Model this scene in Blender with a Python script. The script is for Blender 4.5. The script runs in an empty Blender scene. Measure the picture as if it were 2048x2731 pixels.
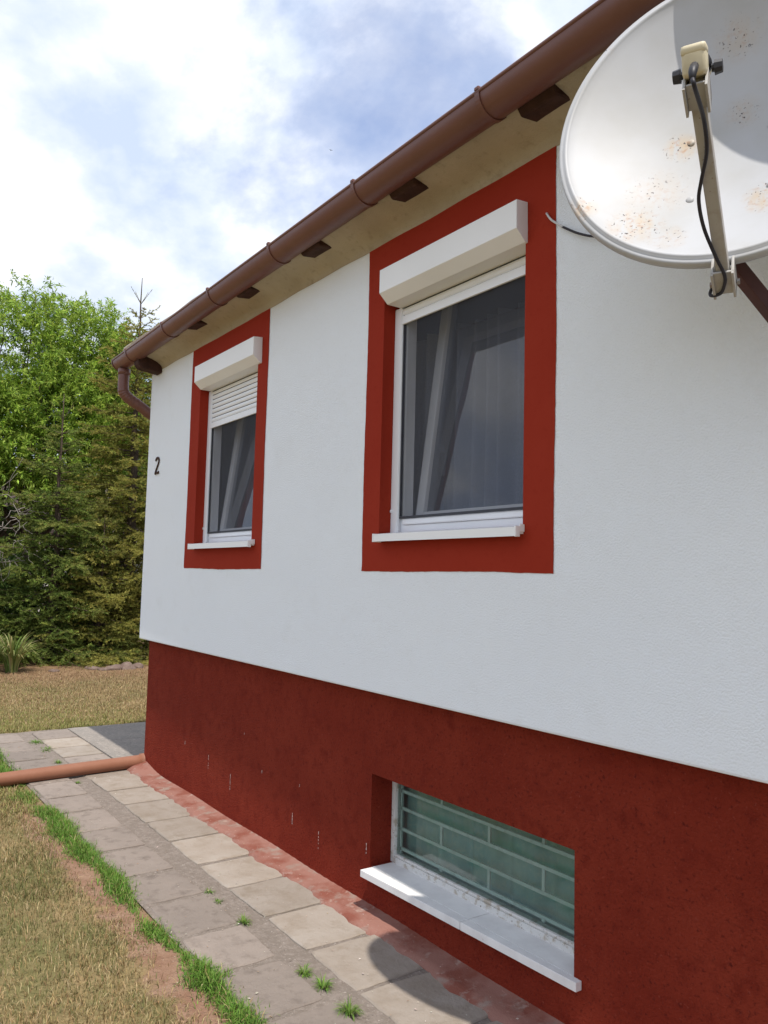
import bpy, bmesh, math, random
import numpy as np
from mathutils import Vector, Matrix
R = math.radians
SC = bpy.context.scene
COL = SC.collection
rng = np.random.default_rng(7)
random.seed(7)

# ------------------------------------------------------------------ camera
YAW, PITCH, ROLL = R(54.9008), R(4.6968), R(1.4218)
CAM = Vector((6.594, -2.2, 1.58))
fw = Vector((-math.sin(YAW)*math.cos(PITCH), math.cos(YAW)*math.cos(PITCH), math.sin(PITCH)))
rt = Vector((math.cos(YAW), math.sin(YAW), 0)); upv = rt.cross(fw)
r2 = rt*math.cos(ROLL)+upv*math.sin(ROLL); u2 = -rt*math.sin(ROLL)+upv*math.cos(ROLL)
cd = bpy.data.cameras.new('camera'); cam = bpy.data.objects.new('camera', cd); COL.objects.link(cam)
cd.sensor_fit = 'HORIZONTAL'; cd.sensor_width = 36; cd.lens = 36*2135.8/2048
cd.clip_start = 0.05; cd.clip_end = 2000
M = Matrix(((r2.x, u2.x, -fw.x, CAM.x), (r2.y, u2.y, -fw.y, CAM.y), (r2.z, u2.z, -fw.z, CAM.z), (0, 0, 0, 1)))
cam.matrix_world = M
SC.camera = cam
SC.render.resolution_x = 768; SC.render.resolution_y = 1024

# ------------------------------------------------------------------ light
SUN = Vector((0.487, -0.125, 1.0)).normalized()
sd = bpy.data.lights.new('sun', 'SUN'); so = bpy.data.objects.new('sun', sd); COL.objects.link(so)
sd.energy = 3.3; sd.angle = R(0.53); sd.color = (1.0, 0.94, 0.86)
so.rotation_euler = (-SUN).to_track_quat('-Z', 'Y').to_euler()
so.location = (8, -3, 12)

w = bpy.data.worlds.new('World'); SC.world = w; w.use_nodes = True
nt = w.node_tree; nt.nodes.clear()
def N(nt, typ, **k):
    n = nt.nodes.new(typ)
    for a, b in k.items():
        setattr(n, a, b)
    return n
def mathn(nt, op, a, b=None, clamp=False):
    n = N(nt, 'ShaderNodeMath', operation=op); n.use_clamp = clamp
    for i, v in enumerate((a, b)):
        if v is None: continue
        if isinstance(v, (int, float)): n.inputs[i].default_value = v
        else: nt.links.new(v, n.inputs[i])
    return n.outputs[0]
def mixc(nt, fac, a, b, blend='MIX'):
    n = N(nt, 'ShaderNodeMix', data_type='RGBA', blend_type=blend)
    for s, v in ((n.inputs[0], fac), (n.inputs[6], a), (n.inputs[7], b)):
        if isinstance(v, (int, float)): s.default_value = v
        elif isinstance(v, (tuple, list)): s.default_value = tuple(v)+(1,) if len(v) == 3 else v
        else: nt.links.new(v, s)
    return n.outputs[2]
def ramp(nt, fac, pts):
    n = N(nt, 'ShaderNodeValToRGB'); e = n.color_ramp.elements
    while len(e) < len(pts): e.new(0.5)
    for i, (p, c) in enumerate(pts):
        e[i].position = p; e[i].color = (tuple(c)+(1,)) if isinstance(c, (tuple, list)) else (c, c, c, 1)
    nt.links.new(fac, n.inputs[0]); return n.outputs[0]
def noise(nt, vec, scale, detail=4, rough=0.55, dist=0.0, w=None):
    n = N(nt, 'ShaderNodeTexNoise')
    if w is not None: n.noise_dimensions = '4D'; n.inputs['W'].default_value = w
    n.inputs['Scale'].default_value = scale; n.inputs['Detail'].default_value = detail
    n.inputs['Roughness'].default_value = rough; n.inputs['Distortion'].default_value = dist
    if vec is not None: nt.links.new(vec, n.inputs['Vector'])
    return n.outputs[0]

SKY_W = 2.3; SKY_ROT = 12
sky = N(nt, 'ShaderNodeTexSky', sky_type='NISHITA'); sky.sun_disc = False
sky.sun_elevation = math.asin(SUN.z); sky.sun_rotation = math.atan2(SUN.x, SUN.y)
sky.air_density = 1.0; sky.dust_density = 1.0; sky.ozone_density = 1.5
tc = N(nt, 'ShaderNodeTexCoord')
sep = N(nt, 'ShaderNodeSeparateXYZ'); nt.links.new(tc.outputs['Generated'], sep.inputs[0])
den = mathn(nt, 'ADD', mathn(nt, 'ABSOLUTE', sep.outputs[2]), 0.45)
comb = N(nt, 'ShaderNodeCombineXYZ')
nt.links.new(mathn(nt, 'DIVIDE', sep.outputs[0], den), comb.inputs[0])
nt.links.new(mathn(nt, 'DIVIDE', sep.outputs[1], den), comb.inputs[1])
mp_ = N(nt, 'ShaderNodeMapping'); mp_.inputs['Rotation'].default_value = (0, 0, R(SKY_ROT)); nt.links.new(comb.outputs[0], mp_.inputs[0])
cv = mp_.outputs[0]
n1 = noise(nt, cv, 2.3, 10, 0.58, 0.15, SKY_W)
n2 = noise(nt, cv, 5.0, 9, 0.56, 0.1, SKY_W+11.5)
cover = ramp(nt, n1, [(0.28, 0.08), (0.44, 0.5), (0.52, 1.0)])
bright = ramp(nt, n2, [(0.38, (5.0, 5.85, 7.4)), (0.48, (6.4, 7.0, 8.2)), (0.55, (7.8, 8.15, 8.8)), (0.65, (9.6, 9.7, 9.9))])
skyc = mixc(nt, 1.0, sky.outputs[0], (1.5, 1.45, 1.6), 'MULTIPLY')
skyv = mixc(nt, cover, skyc, bright)
bg = N(nt, 'ShaderNodeBackground'); bg.inputs[1].default_value = 0.095
nt.links.new(skyv, bg.inputs[0])
wo = N(nt, 'ShaderNodeOutputWorld'); nt.links.new(bg.outputs[0], wo.inputs[0])

vs = SC.view_settings
vs.view_transform = 'Standard'; vs.look = 'None'; vs.exposure = 0.54; vs.gamma = 1.0; vs.use_curve_mapping = False

# ------------------------------------------------------------------ materials
MATS = {}
def mat(name, color, rough=0.7, spec=0.3, var=None, bump=None, attr=None, metallic=0.0, transl=0.0, rnd=0.0):
    """var=[(scale, amount, tint)], bump=[(scale, distance, detail)]"""
    m = bpy.data.materials.new(name); m.use_nodes = True; t = m.node_tree; t.nodes.clear()
    out = N(t, 'ShaderNodeOutputMaterial'); b = N(t, 'ShaderNodeBsdfPrincipled')
    b.inputs['Roughness'].default_value = rough; b.inputs['Specular IOR Level'].default_value = spec
    b.inputs['Metallic'].default_value = metallic
    tcn = N(t, 'ShaderNodeTexCoord'); ob = tcn.outputs['Object']
    c = N(t, 'ShaderNodeRGB'); c.outputs[0].default_value = (*color, 1); cs = c.outputs[0]
    if attr:
        a = N(t, 'ShaderNodeAttribute'); a.attribute_name = attr; cs = a.outputs[0]
    for i, (sc, lo, hi, tint) in enumerate(var or []):
        f = noise(t, ob, sc, 5, 0.6, 0, i*3.7)
        f = ramp(t, f, [(lo, 0.0), (hi, 1.0)] if lo < hi else [(hi, 1.0), (lo, 0.0)])
        cs = mixc(t, f, cs, tint)
    if rnd:
        oi = N(t, 'ShaderNodeObjectInfo'); k = mathn(t, 'ADD', mathn(t, 'MULTIPLY', oi.outputs['Random'], 2*rnd), 1-rnd)
        cb = N(t, 'ShaderNodeCombineXYZ'); [t.links.new(k, cb.inputs[q]) for q in range(3)]
        cs = mixc(t, 1.0, cs, cb.outputs[0], 'MULTIPLY')
    t.links.new(cs, b.inputs['Base Color'])
    nrm = None
    for i, (sc, d, det) in enumerate(bump or []):
        bn = N(t, 'ShaderNodeBump'); bn.inputs['Distance'].default_value = d; bn.inputs['Strength'].default_value = 1.0
        t.links.new(noise(t, ob, sc, det, 0.6, 0, 11+i*2.3), bn.inputs['Height'])
        if nrm is not None: t.links.new(nrm, bn.inputs['Normal'])
        nrm = bn.outputs[0]
    if nrm is not None: t.links.new(nrm, b.inputs['Normal'])
    if transl > 0:
        tr = N(t, 'ShaderNodeBsdfTranslucent'); t.links.new(cs, tr.inputs[0])
        mx = N(t, 'ShaderNodeMixShader'); mx.inputs[0].default_value = transl
        t.links.new(b.outputs[0], mx.inputs[1]); t.links.new(tr.outputs[0], mx.inputs[2])
        t.links.new(mx.outputs[0], out.inputs[0])
    else:
        t.links.new(b.outputs[0], out.inputs[0])
    MATS[name] = m; m['bsdf'] = 1
    return m

mat('stucco', (0.82, 0.86, 0.89), 0.9, 0.15, var=[(1.3, 0.35, 0.75, (0.84, 0.88, 0.905)), (5, 0.58, 0.75, (0.795, 0.83, 0.85)), (45, 0.42, 0.28, (0.785, 0.825, 0.855))],
    bump=[(2.2, 0.012, 3), (140, 0.0045, 3), (420, 0.0014, 2)])
mat('red_paint', (0.285, 0.027, 0.0125), 0.85, 0.1, var=[(3, 0.35, 0.75, (0.31, 0.033, 0.0155)), (30, 0.55, 0.75, (0.265, 0.024, 0.011))], bump=[(260, 0.0008, 3)])
mat('red_plinth', (0.205, 0.023, 0.0105), 0.88, 0.12, var=[(2.2, 0.38, 0.68, (0.25, 0.034, 0.016)), (13, 0.50, 0.68, (0.18, 0.019, 0.009)), (75, 0.44, 0.30, (0.105, 0.011, 0.007)), (70, 0.60, 0.74, (0.28, 0.055, 0.034))],
    bump=[(85, 0.014, 4), (260, 0.004, 2)])
mat('red_skirt', (0.27, 0.135, 0.106), 0.9, 0.1, var=[(5, 0.46, 0.60, (0.21, 0.075, 0.053)), (9, 0.55, 0.66, (0.27, 0.20, 0.165)), (16, 0.60, 0.70, (0.34, 0.24, 0.20)), (40, .62, .7, (.36, .2, .16))], bump=[(60, 0.005, 4), (220, 0.002, 2)])
mat('cove', (0.47, 0.41, 0.31), 0.95, 0.1, var=[(3, 0.38, 0.66, (0.39, 0.335, 0.245)), (26, 0.55, 0.72, (0.35, 0.30, 0.22))], bump=[(6, 0.012, 3), (150, 0.004, 3)])
mat('gutter', (0.150, 0.060, 0.042), 0.42, 0.5, var=[(6, 0.45, 0.75, (0.125, 0.048, 0.034)), (60, 0.66, 0.74, (0.22, 0.12, 0.09))], bump=[(18, 0.001, 2)])
mat('rafter', (0.060, 0.028, 0.020), 0.8, 0.2, var=[(20, 0.4, 0.7, (0.035, 0.016, 0.012))], bump=[(40, 0.004, 4)])
mat('tile', (0.36, 0.20, 0.14), 0.85, 0.2, var=[(8, 0.4, 0.7, (0.25, 0.13, 0.09))], bump=[(60, 0.004, 4)])
mat('pale_flash', (0.62, 0.58, 0.52), 0.7, 0.3, var=[(20, 0.4, 0.7, (0.5, 0.45, 0.4))])
mat('white_pvc', (0.83, 0.845, 0.87), 0.35, 0.45, var=[(4, 0.4, 0.7, (0.80, 0.815, 0.84))])
mat('white_alu', (0.82, 0.84, 0.855), 0.42, 0.45, var=[(3, 0.4, 0.7, (0.79, 0.81, 0.825))])
mat('cream_alu', (0.84, 0.85, 0.845), 0.42, 0.4, var=[(3, 0.4, 0.7, (0.81, 0.82, 0.81))])
mat('gasket', (0.05, 0.055, 0.065), 0.6, 0.3, var=[(30, 0.4, 0.7, (0.04, 0.04, 0.05))])
mat('old_white', (0.62, 0.61, 0.58), 0.6, 0.3, var=[(28, 0.52, 0.62, (0.42, 0.37, 0.30)), (70, 0.62, 0.68, (0.16, 0.12, 0.09))], bump=[(80, 0.002, 3)])
mat('sill_stone', (0.77, 0.765, 0.75), 0.5, 0.35, var=[(7, 0.4, 0.7, (0.62, 0.61, 0.60)), (60, 0.66, 0.74, (0.45, 0.42, 0.4))], bump=[(120, 0.0006, 3)])
mat('grille', (0.74, 0.76, 0.74), 0.5, 0.3, var=[(30, 0.5, 0.7, (0.58, 0.60, 0.57))])
mat('curtain_white', (0.80, 0.81, 0.86), 0.9, 0.1, var=[(240, 0.45, 0.6, (0.62, 0.63, 0.68))], transl=0.3)
mat('curtain_teal', (0.40, 0.55, 0.48), 0.9, 0.1, var=[(4, 0.4, 0.6, (0.27, 0.48, 0.48)), (40, 0.5, 0.7, (0.44, 0.57, 0.49))], transl=0.15)
mat('room', (0.30, 0.29, 0.28), 0.9, 0.1, var=[(2, 0.4, 0.7, (0.25, 0.24, 0.23))])
mat('number_metal', (0.045, 0.02, 0.014), 0.7, 0.1, var=[(50, 0.4, 0.7, (0.09, 0.05, 0.03))])
mat('dish_grey', (0.40, 0.39, 0.37), 0.6, 0.3, var=[(25, 0.5, 0.7, (0.33, 0.29, 0.25)), (90, 0.62, 0.70, (0.22, 0.14, 0.09))])
mat('dish_back', (0.30, 0.27, 0.22), 0.7, 0.3, var=[(15, 0.4, 0.7, (0.22, 0.19, 0.15))])
mat('lnb_cream', (0.60, 0.54, 0.38), 0.5, 0.35, var=[(20, 0.45, 0.7, (0.52, 0.46, 0.31))])
mat('black_plastic', (0.018, 0.018, 0.022), 0.5, 0.4, var=[(30, 0.4, 0.7, (0.03, 0.03, 0.035))])
mat('cable_black', (0.016, 0.014, 0.020), 0.55, 0.4, var=[(40, 0.5, 0.7, (0.03, 0.027, 0.03))])
mat('cable_white', (0.6, 0.6, 0.6), 0.5, 0.3, var=[(30, 0.5, 0.7, (0.45, 0.44, 0.43))])
mat('brown_steel', (0.075, 0.022, 0.018), 0.55, 0.4, var=[(12, 0.4, 0.7, (0.055, 0.018, 0.015))])
mat('zinc', (0.35, 0.34, 0.33), 0.5, 0.5, var=[(60, 0.4, 0.6, (0.22, 0.14, 0.10))], metallic=0.4)
mat('drain_pvc', (0.235, 0.102, 0.060), 0.55, 0.25, var=[(4, 0.4, 0.7, (0.265, 0.122, 0.075)), (40, 0.6, 0.75, (0.22, 0.095, 0.06))])
mat('slab_grey', (0.215, 0.182, 0.157), 0.95, 0.15, var=[(3.5, 0.35, 0.68, (0.255, 0.215, 0.185)), (14, 0.52, 0.70, (0.165, 0.137, 0.117)), (120, 0.66, 0.74, (0.40, 0.36, 0.32)), (150, 0.36, 0.28, (0.14, 0.12, 0.10))],
    bump=[(12, 0.008, 4), (45, 0.004, 5), (220, 0.0015, 3)], rnd=.13)
mat('slab_pale', (0.275, 0.232, 0.190), 0.95, 0.15, var=[(4, 0.38, 0.62, (0.315, 0.275, 0.235)), (11, 0.50, 0.70, (0.245, 0.203, 0.160)), (90, 0.68, 0.75, (0.55, 0.51, 0.47)), (140, 0.34, 0.28, (0.18, 0.15, 0.12))],
    bump=[(10, 0.008, 4), (35, 0.005, 5), (220, 0.0015, 3)], rnd=.12)
mat('mortar', (0.20, 0.168, 0.142), 0.95, 0.1, var=[(30, 0.45, 0.65, (0.255, 0.217, 0.188)), (90, 0.58, 0.70, (0.36, 0.32, 0.29)), (80, 0.40, 0.28, (0.12, 0.10, 0.085))], bump=[(70, 0.010, 5), (200, 0.003, 3)])
mat('concrete', (0.22, 0.20, 0.178), 0.95, 0.15, var=[(5, 0.4, 0.65, (0.265, 0.235, 0.205)), (30, 0.52, 0.66, (0.33, 0.295, 0.26)), (60, .42, .32, (.09, .085, .08))], bump=[(60, 0.006, 5)])
mat('stone', (0.185, 0.135, 0.11), 0.9, 0.15, var=[(9, 0.4, 0.65, (0.13, 0.09, 0.075)), (30, 0.55, 0.7, (0.25, 0.21, 0.18))], bump=[(25, 0.015, 4)])
mat('bark', (0.10, 0.075, 0.055), 0.95, 0.1, var=[(12, 0.4, 0.65, (0.06, 0.045, 0.035))], bump=[(30, 0.015, 4)])
mat('dead_wood', (0.30, 0.27, 0.24), 0.95, 0.1, var=[(20, 0.4, 0.65, (0.2, 0.18, 0.16))])
mat('leaf', (0.1, 0.2, 0.03), 0.55, 0.15, attr='col', transl=0.42)
mat('needle', (0.06, 0.1, 0.03), 0.7, 0.06, attr='col', transl=0.34)
mat('grass', (0.1, 0.2, 0.03), 0.65, 0.2, attr='col', transl=0.25)
mat('litter', (0.5, 0.42, 0.33), 0.9, 0.1, attr='col')
mat('render_far', (0.70, 0.68, 0.64), 0.9, 0.1, var=[(2, 0.4, 0.7, (0.62, 0.6, 0.56))])
mat('far_roof', (0.08, 0.06, 0.055), 0.9, 0.1, var=[(8, 0.4, 0.7, (0.05, 0.04, 0.035))])
mat('bird', (0.03, 0.03, 0.03), 0.8, 0.1, var=[(30, 0.4, 0.7, (0.05, 0.045, 0.04))])
mat('paint_drop', (0.66, 0.60, 0.55), 0.7, 0.2, var=[(80, 0.45, 0.6, (0.45, 0.30, 0.25))])

def glass(name, tint, ior=1.5, rough=0.0, boost=1.0, dust=0.0):
    m = bpy.data.materials.new(name); m.use_nodes = True; t = m.node_tree; t.nodes.clear()
    out = N(t, 'ShaderNodeOutputMaterial'); tr = N(t, 'ShaderNodeBsdfTransparent'); gl = N(t, 'ShaderNodeBsdfGlossy')
    tr.inputs[0].default_value = (*tint, 1); gl.inputs['Roughness'].default_value = rough
    fr = N(t, 'ShaderNodeFresnel'); fr.inputs[0].default_value = ior
    f = mathn(t, 'MULTIPLY', fr.outputs[0], boost, True)
    bn = N(t, 'ShaderNodeBump'); bn.inputs['Distance'].default_value = 0.002
    tcn = N(t, 'ShaderNodeTexCoord'); t.links.new(noise(t, tcn.outputs['Object'], 3, 2), bn.inputs['Height']); t.links.new(bn.outputs[0], gl.inputs['Normal'])
    mx = N(t, 'ShaderNodeMixShader'); t.links.new(f, mx.inputs[0])
    t.links.new(tr.outputs[0], mx.inputs[1]); t.links.new(gl.outputs[0], mx.inputs[2]); res = mx.outputs[0]
    if dust:
        df = N(t, 'ShaderNodeBsdfDiffuse'); df.inputs[0].default_value = (.55, .66, .62, 1); m2 = N(t, 'ShaderNodeMixShader')
        t.links.new(ramp(t, noise(t, tcn.outputs['Object'], 6, 5), [(.35, dust*.5), (.7, dust*1.8)]), m2.inputs[0]); t.links.new(res, m2.inputs[1]); t.links.new(df.outputs[0], m2.inputs[2]); res = m2.outputs[0]
    t.links.new(res, out.inputs[0])
    MATS[name] = m; return m
glass('glass', (0.80, 0.83, 0.88), 1.52, 0.0, 3.0)
glass('glass_green', (0.72, 0.86, 0.82), 1.5, 0.02, 1.4, 0.045)
def screen_mat():
    m = bpy.data.materials.new('insect_mesh'); m.use_nodes = True; t = m.node_tree; t.nodes.clear()
    out = N(t, 'ShaderNodeOutputMaterial'); tr = N(t, 'ShaderNodeBsdfTransparent'); d = N(t, 'ShaderNodeBsdfDiffuse')
    d.inputs[0].default_value = (0.10, 0.105, 0.12, 1)
    mx = N(t, 'ShaderNodeMixShader'); 
    tcn = N(t, 'ShaderNodeTexCoord'); f = noise(t, tcn.outputs['Object'], 5, 3)
    t.links.new(ramp(t, f, [(0.3, 0.43), (0.7, 0.48)]), mx.inputs[0])
    t.links.new(tr.outputs[0], mx.inputs[1]); t.links.new(d.outputs[0], mx.inputs[2]); t.links.new(mx.outputs[0], out.inputs[0])
    MATS['insect_mesh'] = m
screen_mat()

# ground: colour of the soil, thatch and mulch by place
def ground_mat():
    m = mat('ground', (0.2, 0.15, 0.08), 0.95, 0.1, bump=[(25, 0.02, 5), (110, 0.008, 4)])
    t = m.node_tree; b = [n for n in t.nodes if n.type == 'BSDF_PRINCIPLED'][0]
    tcn = [n for n in t.nodes if n.type == 'TEX_COORD'][0]; ob = tcn.outputs['Object']
    s = N(t, 'ShaderNodeSeparateXYZ'); t.links.new(ob, s.inputs[0])
    nz = noise(t, ob, 1.3, 5, 0.6); nz2 = noise(t, ob, 9, 5, 0.6, 0, 3.0); nz3 = noise(t, ob, 60, 4, 0.6, 0, 9.0)
    straw = mixc(t, ramp(t, nz2, [(0.35, 0.0), (0.65, 1.0)]), (0.30, 0.22, 0.115), (0.19, 0.15, 0.072))
    straw = mixc(t, ramp(t, nz, [(0.45, 0.0), (0.65, 1.0)]), straw, (0.13, 0.13, 0.05))
    soil = mixc(t, ramp(t, nz2, [(0.4, 0.0), (0.65, 1.0)]), (0.235, 0.135, 0.088), (0.30, 0.195, 0.135))
    soil = mixc(t, ramp(t, nz3, [(0.62, 0.0), (0.72, 1.0)]), soil, (0.42, 0.34, 0.27))
    mul = mixc(t, ramp(t, nz2, [(0.4, 0.0), (0.65, 1.0)]), (0.19, 0.115, 0.065), (0.27, 0.18, 0.10))
    yb = mathn(t, 'ADD', s.outputs[1], mathn(t, 'MULTIPLY', mathn(t, 'SUBTRACT', nz2, 0.5), 0.35))
    band = ramp(t, mathn(t, 'ABSOLUTE', mathn(t, 'ADD', yb, 0.93)), [(0.07, 1.0), (0.13, 0.0)])
    xx = mathn(t, 'MULTIPLY', mathn(t, 'ADD', s.outputs[0], mathn(t, 'MULTIPLY', mathn(t, 'SUBTRACT', nz, 0.5), 1.2)), -0.1)
    far = ramp(t, xx, [(0.50, 0.0), (0.60, 1.0)])
    nearx = ramp(t, s.outputs[0], [(0.0, 0.0), (0.6, 1.0)])
    c = mixc(t, far, straw, mul)
    c = mixc(t, mathn(t, 'MULTIPLY', band, nearx), c, soil)
    t.links.new(c, b.inputs['Base Color'])
ground_mat()

# dish face: white enamel with rust blooms, grime and fly specks of their own
def dish_mat():
    m = mat('dish_white', (0.72, 0.72, 0.70), 0.5, 0.3)
    t = m.node_tree; b = [n for n in t.nodes if n.type == 'BSDF_PRINCIPLED'][0]
    tcn = [n for n in t.nodes if n.type == 'TEX_COORD'][0]; ob = tcn.outputs['Object']
    c = mixc(t, ramp(t, noise(t, ob, 4, 5), [(0.4, 0.0), (0.7, 1.0)]), (0.44, 0.45, 0.465), (0.39, 0.39, 0.38))
    def spot(u, v, r, soft):
        vm = N(t, 'ShaderNodeVectorMath', operation='DISTANCE')
        mp = N(t, 'ShaderNodeMapping'); mp.inputs['Scale'].default_value = (1, 1, 0); t.links.new(ob, mp.inputs[0])
        t.links.new(mp.outputs[0], vm.inputs[0]); vm.inputs[1].default_value = (u, v, 0)
        return ramp(t, vm.outputs['Value'], [(r*soft, 1.0), (r, 0.0)])
    rn = noise(t, ob, 75, 2, 0.5, 0.0); mpf = N(t, 'ShaderNodeMapping'); mpf.inputs['Scale'].default_value = (1.6, .55, 1); t.links.new(ob, mpf.inputs[0]); fn = noise(t, mpf.outputs[0], 16, 5, 0.6, 0.3, 5.0); sp = noise(t, ob, 130, 1, 0.4, 0, 8.0)
    tot = None; grime = None; fly = None
    for (u, v, r, a) in DSPOTS:
        s_ = spot(u, v, r, 0.25)
        k = mathn(t, 'MULTIPLY', s_, a)
        tot = k if tot is None else mathn(t, 'MAXIMUM', tot, k)
    rust = mathn(t, 'MULTIPLY', ramp(t, rn, [(0.54, 0.0), (0.66, 1.0)]), tot)
    glow = mathn(t, 'MULTIPLY', ramp(t, fn, [(0.40, 0.0), (0.58, 1.0)]), tot)
    c = mixc(t, mathn(t, 'MULTIPLY', glow, 0.8), c, (0.46, 0.34, 0.20))
    c = mixc(t, mathn(t, 'MULTIPLY', rust, 0.55), c, (0.36, 0.16, 0.06))
    flym = mathn(t, 'MULTIPLY', ramp(t, sp, [(0.665, 0.0), (0.69, 1.0)]), ramp(t, tot, [(0.05, 0.0), (0.35, 1.0)]))
    c = mixc(t, flym, c, (0.06, 0.05, 0.05))
    t.links.new(c, b.inputs['Base Color'])
DSPOTS = [(-.125, -.01, .055, .9), (-.221, -.30, .085, .75), (-.362, -.236, .05, .9), (.095, -.25, .07, .9), (.033, .071, .06, .35), (.021, .291, .08, .35),
          (-.178, -.17, .11, .28), (-.136, -.36, .06, .4), (-.326, .312, .025, .7)]
dish_mat()

# ------------------------------------------------------------------ mesh helpers
def link(name, me, mt, parent=None, smooth=False):
    o = bpy.data.objects.new(name, me); COL.objects.link(o)
    if mt: 
        me.materials.clear(); me.materials.append(MATS[mt])
    if parent: o.parent = parent
    if smooth and me.polygons: me.polygons.foreach_set('use_smooth', [True]*len(me.polygons))
    return o
def pyd(name, v, f, mt, parent=None, smooth=False):
    me = bpy.data.meshes.new(name); me.from_pydata([tuple(map(float, p)) for p in v], [], f); me.update()
    return link(name, me, mt, parent, smooth)
def frombm(name, bm, mt, parent=None, smooth=False):
    bmesh.ops.recalc_face_normals(bm, faces=bm.faces)
    me = bpy.data.meshes.new(name); bm.to_mesh(me); bm.free(); return link(name, me, mt, parent, smooth)
def addbox(bm, x0, x1, y0, y1, z0, z1, bev=0.0, mtx=None):
    b2 = bmesh.new()
    vs = [b2.verts.new(p) for p in [(x0,y0,z0),(x1,y0,z0),(x1,y1,z0),(x0,y1,z0),(x0,y0,z1),(x1,y0,z1),(x1,y1,z1),(x0,y1,z1)]]
    for q in [(3,2,1,0),(4,5,6,7),(0,1,5,4),(1,2,6,5),(2,3,7,6),(3,0,4,7)]: b2.faces.new([vs[i] for i in q])
    if bev > 0: bmesh.ops.bevel(b2, geom=list(b2.edges), offset=bev, segments=2, affect='EDGES', profile=0.6)
    if mtx is not None: bmesh.ops.transform(b2, matrix=mtx, verts=b2.verts)
    tmp = bpy.data.meshes.new('t'); b2.to_mesh(tmp); b2.free(); bm.from_mesh(tmp); bpy.data.meshes.remove(tmp)
def box(name, x0, x1, y0, y1, z0, z1, mt, parent=None, bev=0.002, mtx=None):
    bm = bmesh.new(); addbox(bm, x0, x1, y0, y1, z0, z1, bev, mtx); return frombm(name, bm, mt, parent)
def addtube(bm, pts, rad, seg=10, caps=True):
    pts = [Vector(p) for p in pts]; n = len(pts)
    rad = rad if isinstance(rad, (list, tuple)) else [rad]*n
    rings = []; prev = None
    for i, p in enumerate(pts):
        t = (pts[min(i+1, n-1)]-pts[max(i-1, 0)]).normalized()
        if prev is None:
            a = t.cross(Vector((0, 0, 1)))
            if a.length < 1e-3: a = t.cross(Vector((1, 0, 0)))
        else: a = prev-t*prev.dot(t)
        a.normalize(); prev = a; b = t.cross(a)
        rings.append([bm.verts.new(p+(a*math.cos(k*2*math.pi/seg)+b*math.sin(k*2*math.pi/seg))*rad[i]) for k in range(seg)])
    for i in range(n-1):
        for k in range(seg):
            bm.faces.new((rings[i][k], rings[i][(k+1)%seg], rings[i+1][(k+1)%seg], rings[i+1][k]))
    if caps:
        bm.faces.new(rings[0][::-1]); bm.faces.new(rings[-1])
def tube(name, pts, rad, mt, parent=None, seg=10, smooth=True):
    bm = bmesh.new(); addtube(bm, pts, rad, seg); return frombm(name, bm, mt, parent, smooth)
def spline(pts, k=8):
    out = []; P = [Vector(p) for p in pts]; n = len(P)
    for i in range(n-1):
        p0, p1, p2, p3 = P[max(i-1,0)], P[i], P[i+1], P[min(i+2,n-1)]
        for j in range(k):
            t = j/k
            out.append(0.5*((2*p1)+(p2-p0)*t+(2*p0-5*p1+4*p2-p3)*t*t+(3*p1-p0-3*p2+p3)*t**3))
    out.append(P[-1]); return out
def empty(name, loc, label=None, cat=None, group=None):
    o = bpy.data.objects.new(name, None); COL.objects.link(o); o.location = loc; o.empty_display_size = 0.2
    tag(o, label, cat, group); return o
def tag(o, label=None, cat=None, group=None, kind=None):
    if label: o['label'] = label
    if cat: o['category'] = cat
    if group: o['group'] = group
    if kind: o['kind'] = kind
    return o
def sheet(bm, xs, zs, y, holes, ax='y'):
    """vertical sheet in the plane y with rectangular holes (x0,x1,z0,z1)"""
    for h in holes: xs = xs+[h[0], h[1]]; zs = zs+[h[2], h[3]]
    xs = sorted(set(xs)); zs = sorted(set(zs)); V = {}
    def g(i, j):
        if (i, j) not in V: V[i, j] = bm.verts.new((xs[i], y, zs[j]))
        return V[i, j]
    for i in range(len(xs)-1):
        for j in range(len(zs)-1):
            cx, cz = (xs[i]+xs[i+1])/2, (zs[j]+zs[j+1])/2
            if any(h[0] < cx < h[1] and h[2] < cz < h[3] for h in holes): continue
            bm.faces.new((g(i, j), g(i+1, j), g(i+1, j+1), g(i, j+1)))
def quad(bm, *p): bm.faces.new([bm.verts.new(q) for q in p])

# ------------------------------------------------------------------ ground and path
def gridsheet(name, x0, x1, y0, y1, nx, ny, zf, mt, parent=None):
    v = []; f = []
    for j in range(ny+1):
        for i in range(nx+1):
            x = x0+(x1-x0)*i/nx; y = y0+(y1-y0)*j/ny; v.append((x, y, zf(x, y)))
    for j in range(ny):
        for i in range(nx):
            a = j*(nx+1)+i; f.append((a, a+1, a+nx+2, a+nx+1))
    return pyd(name, v, f, mt, parent, True)
g = pyd('ground', [(-400,-400,-.016),(400,-400,-.016),(400,400,-.016),(-400,400,-.016)], [(0,1,2,3)], 'ground'); tag(g, kind='structure')

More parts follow.
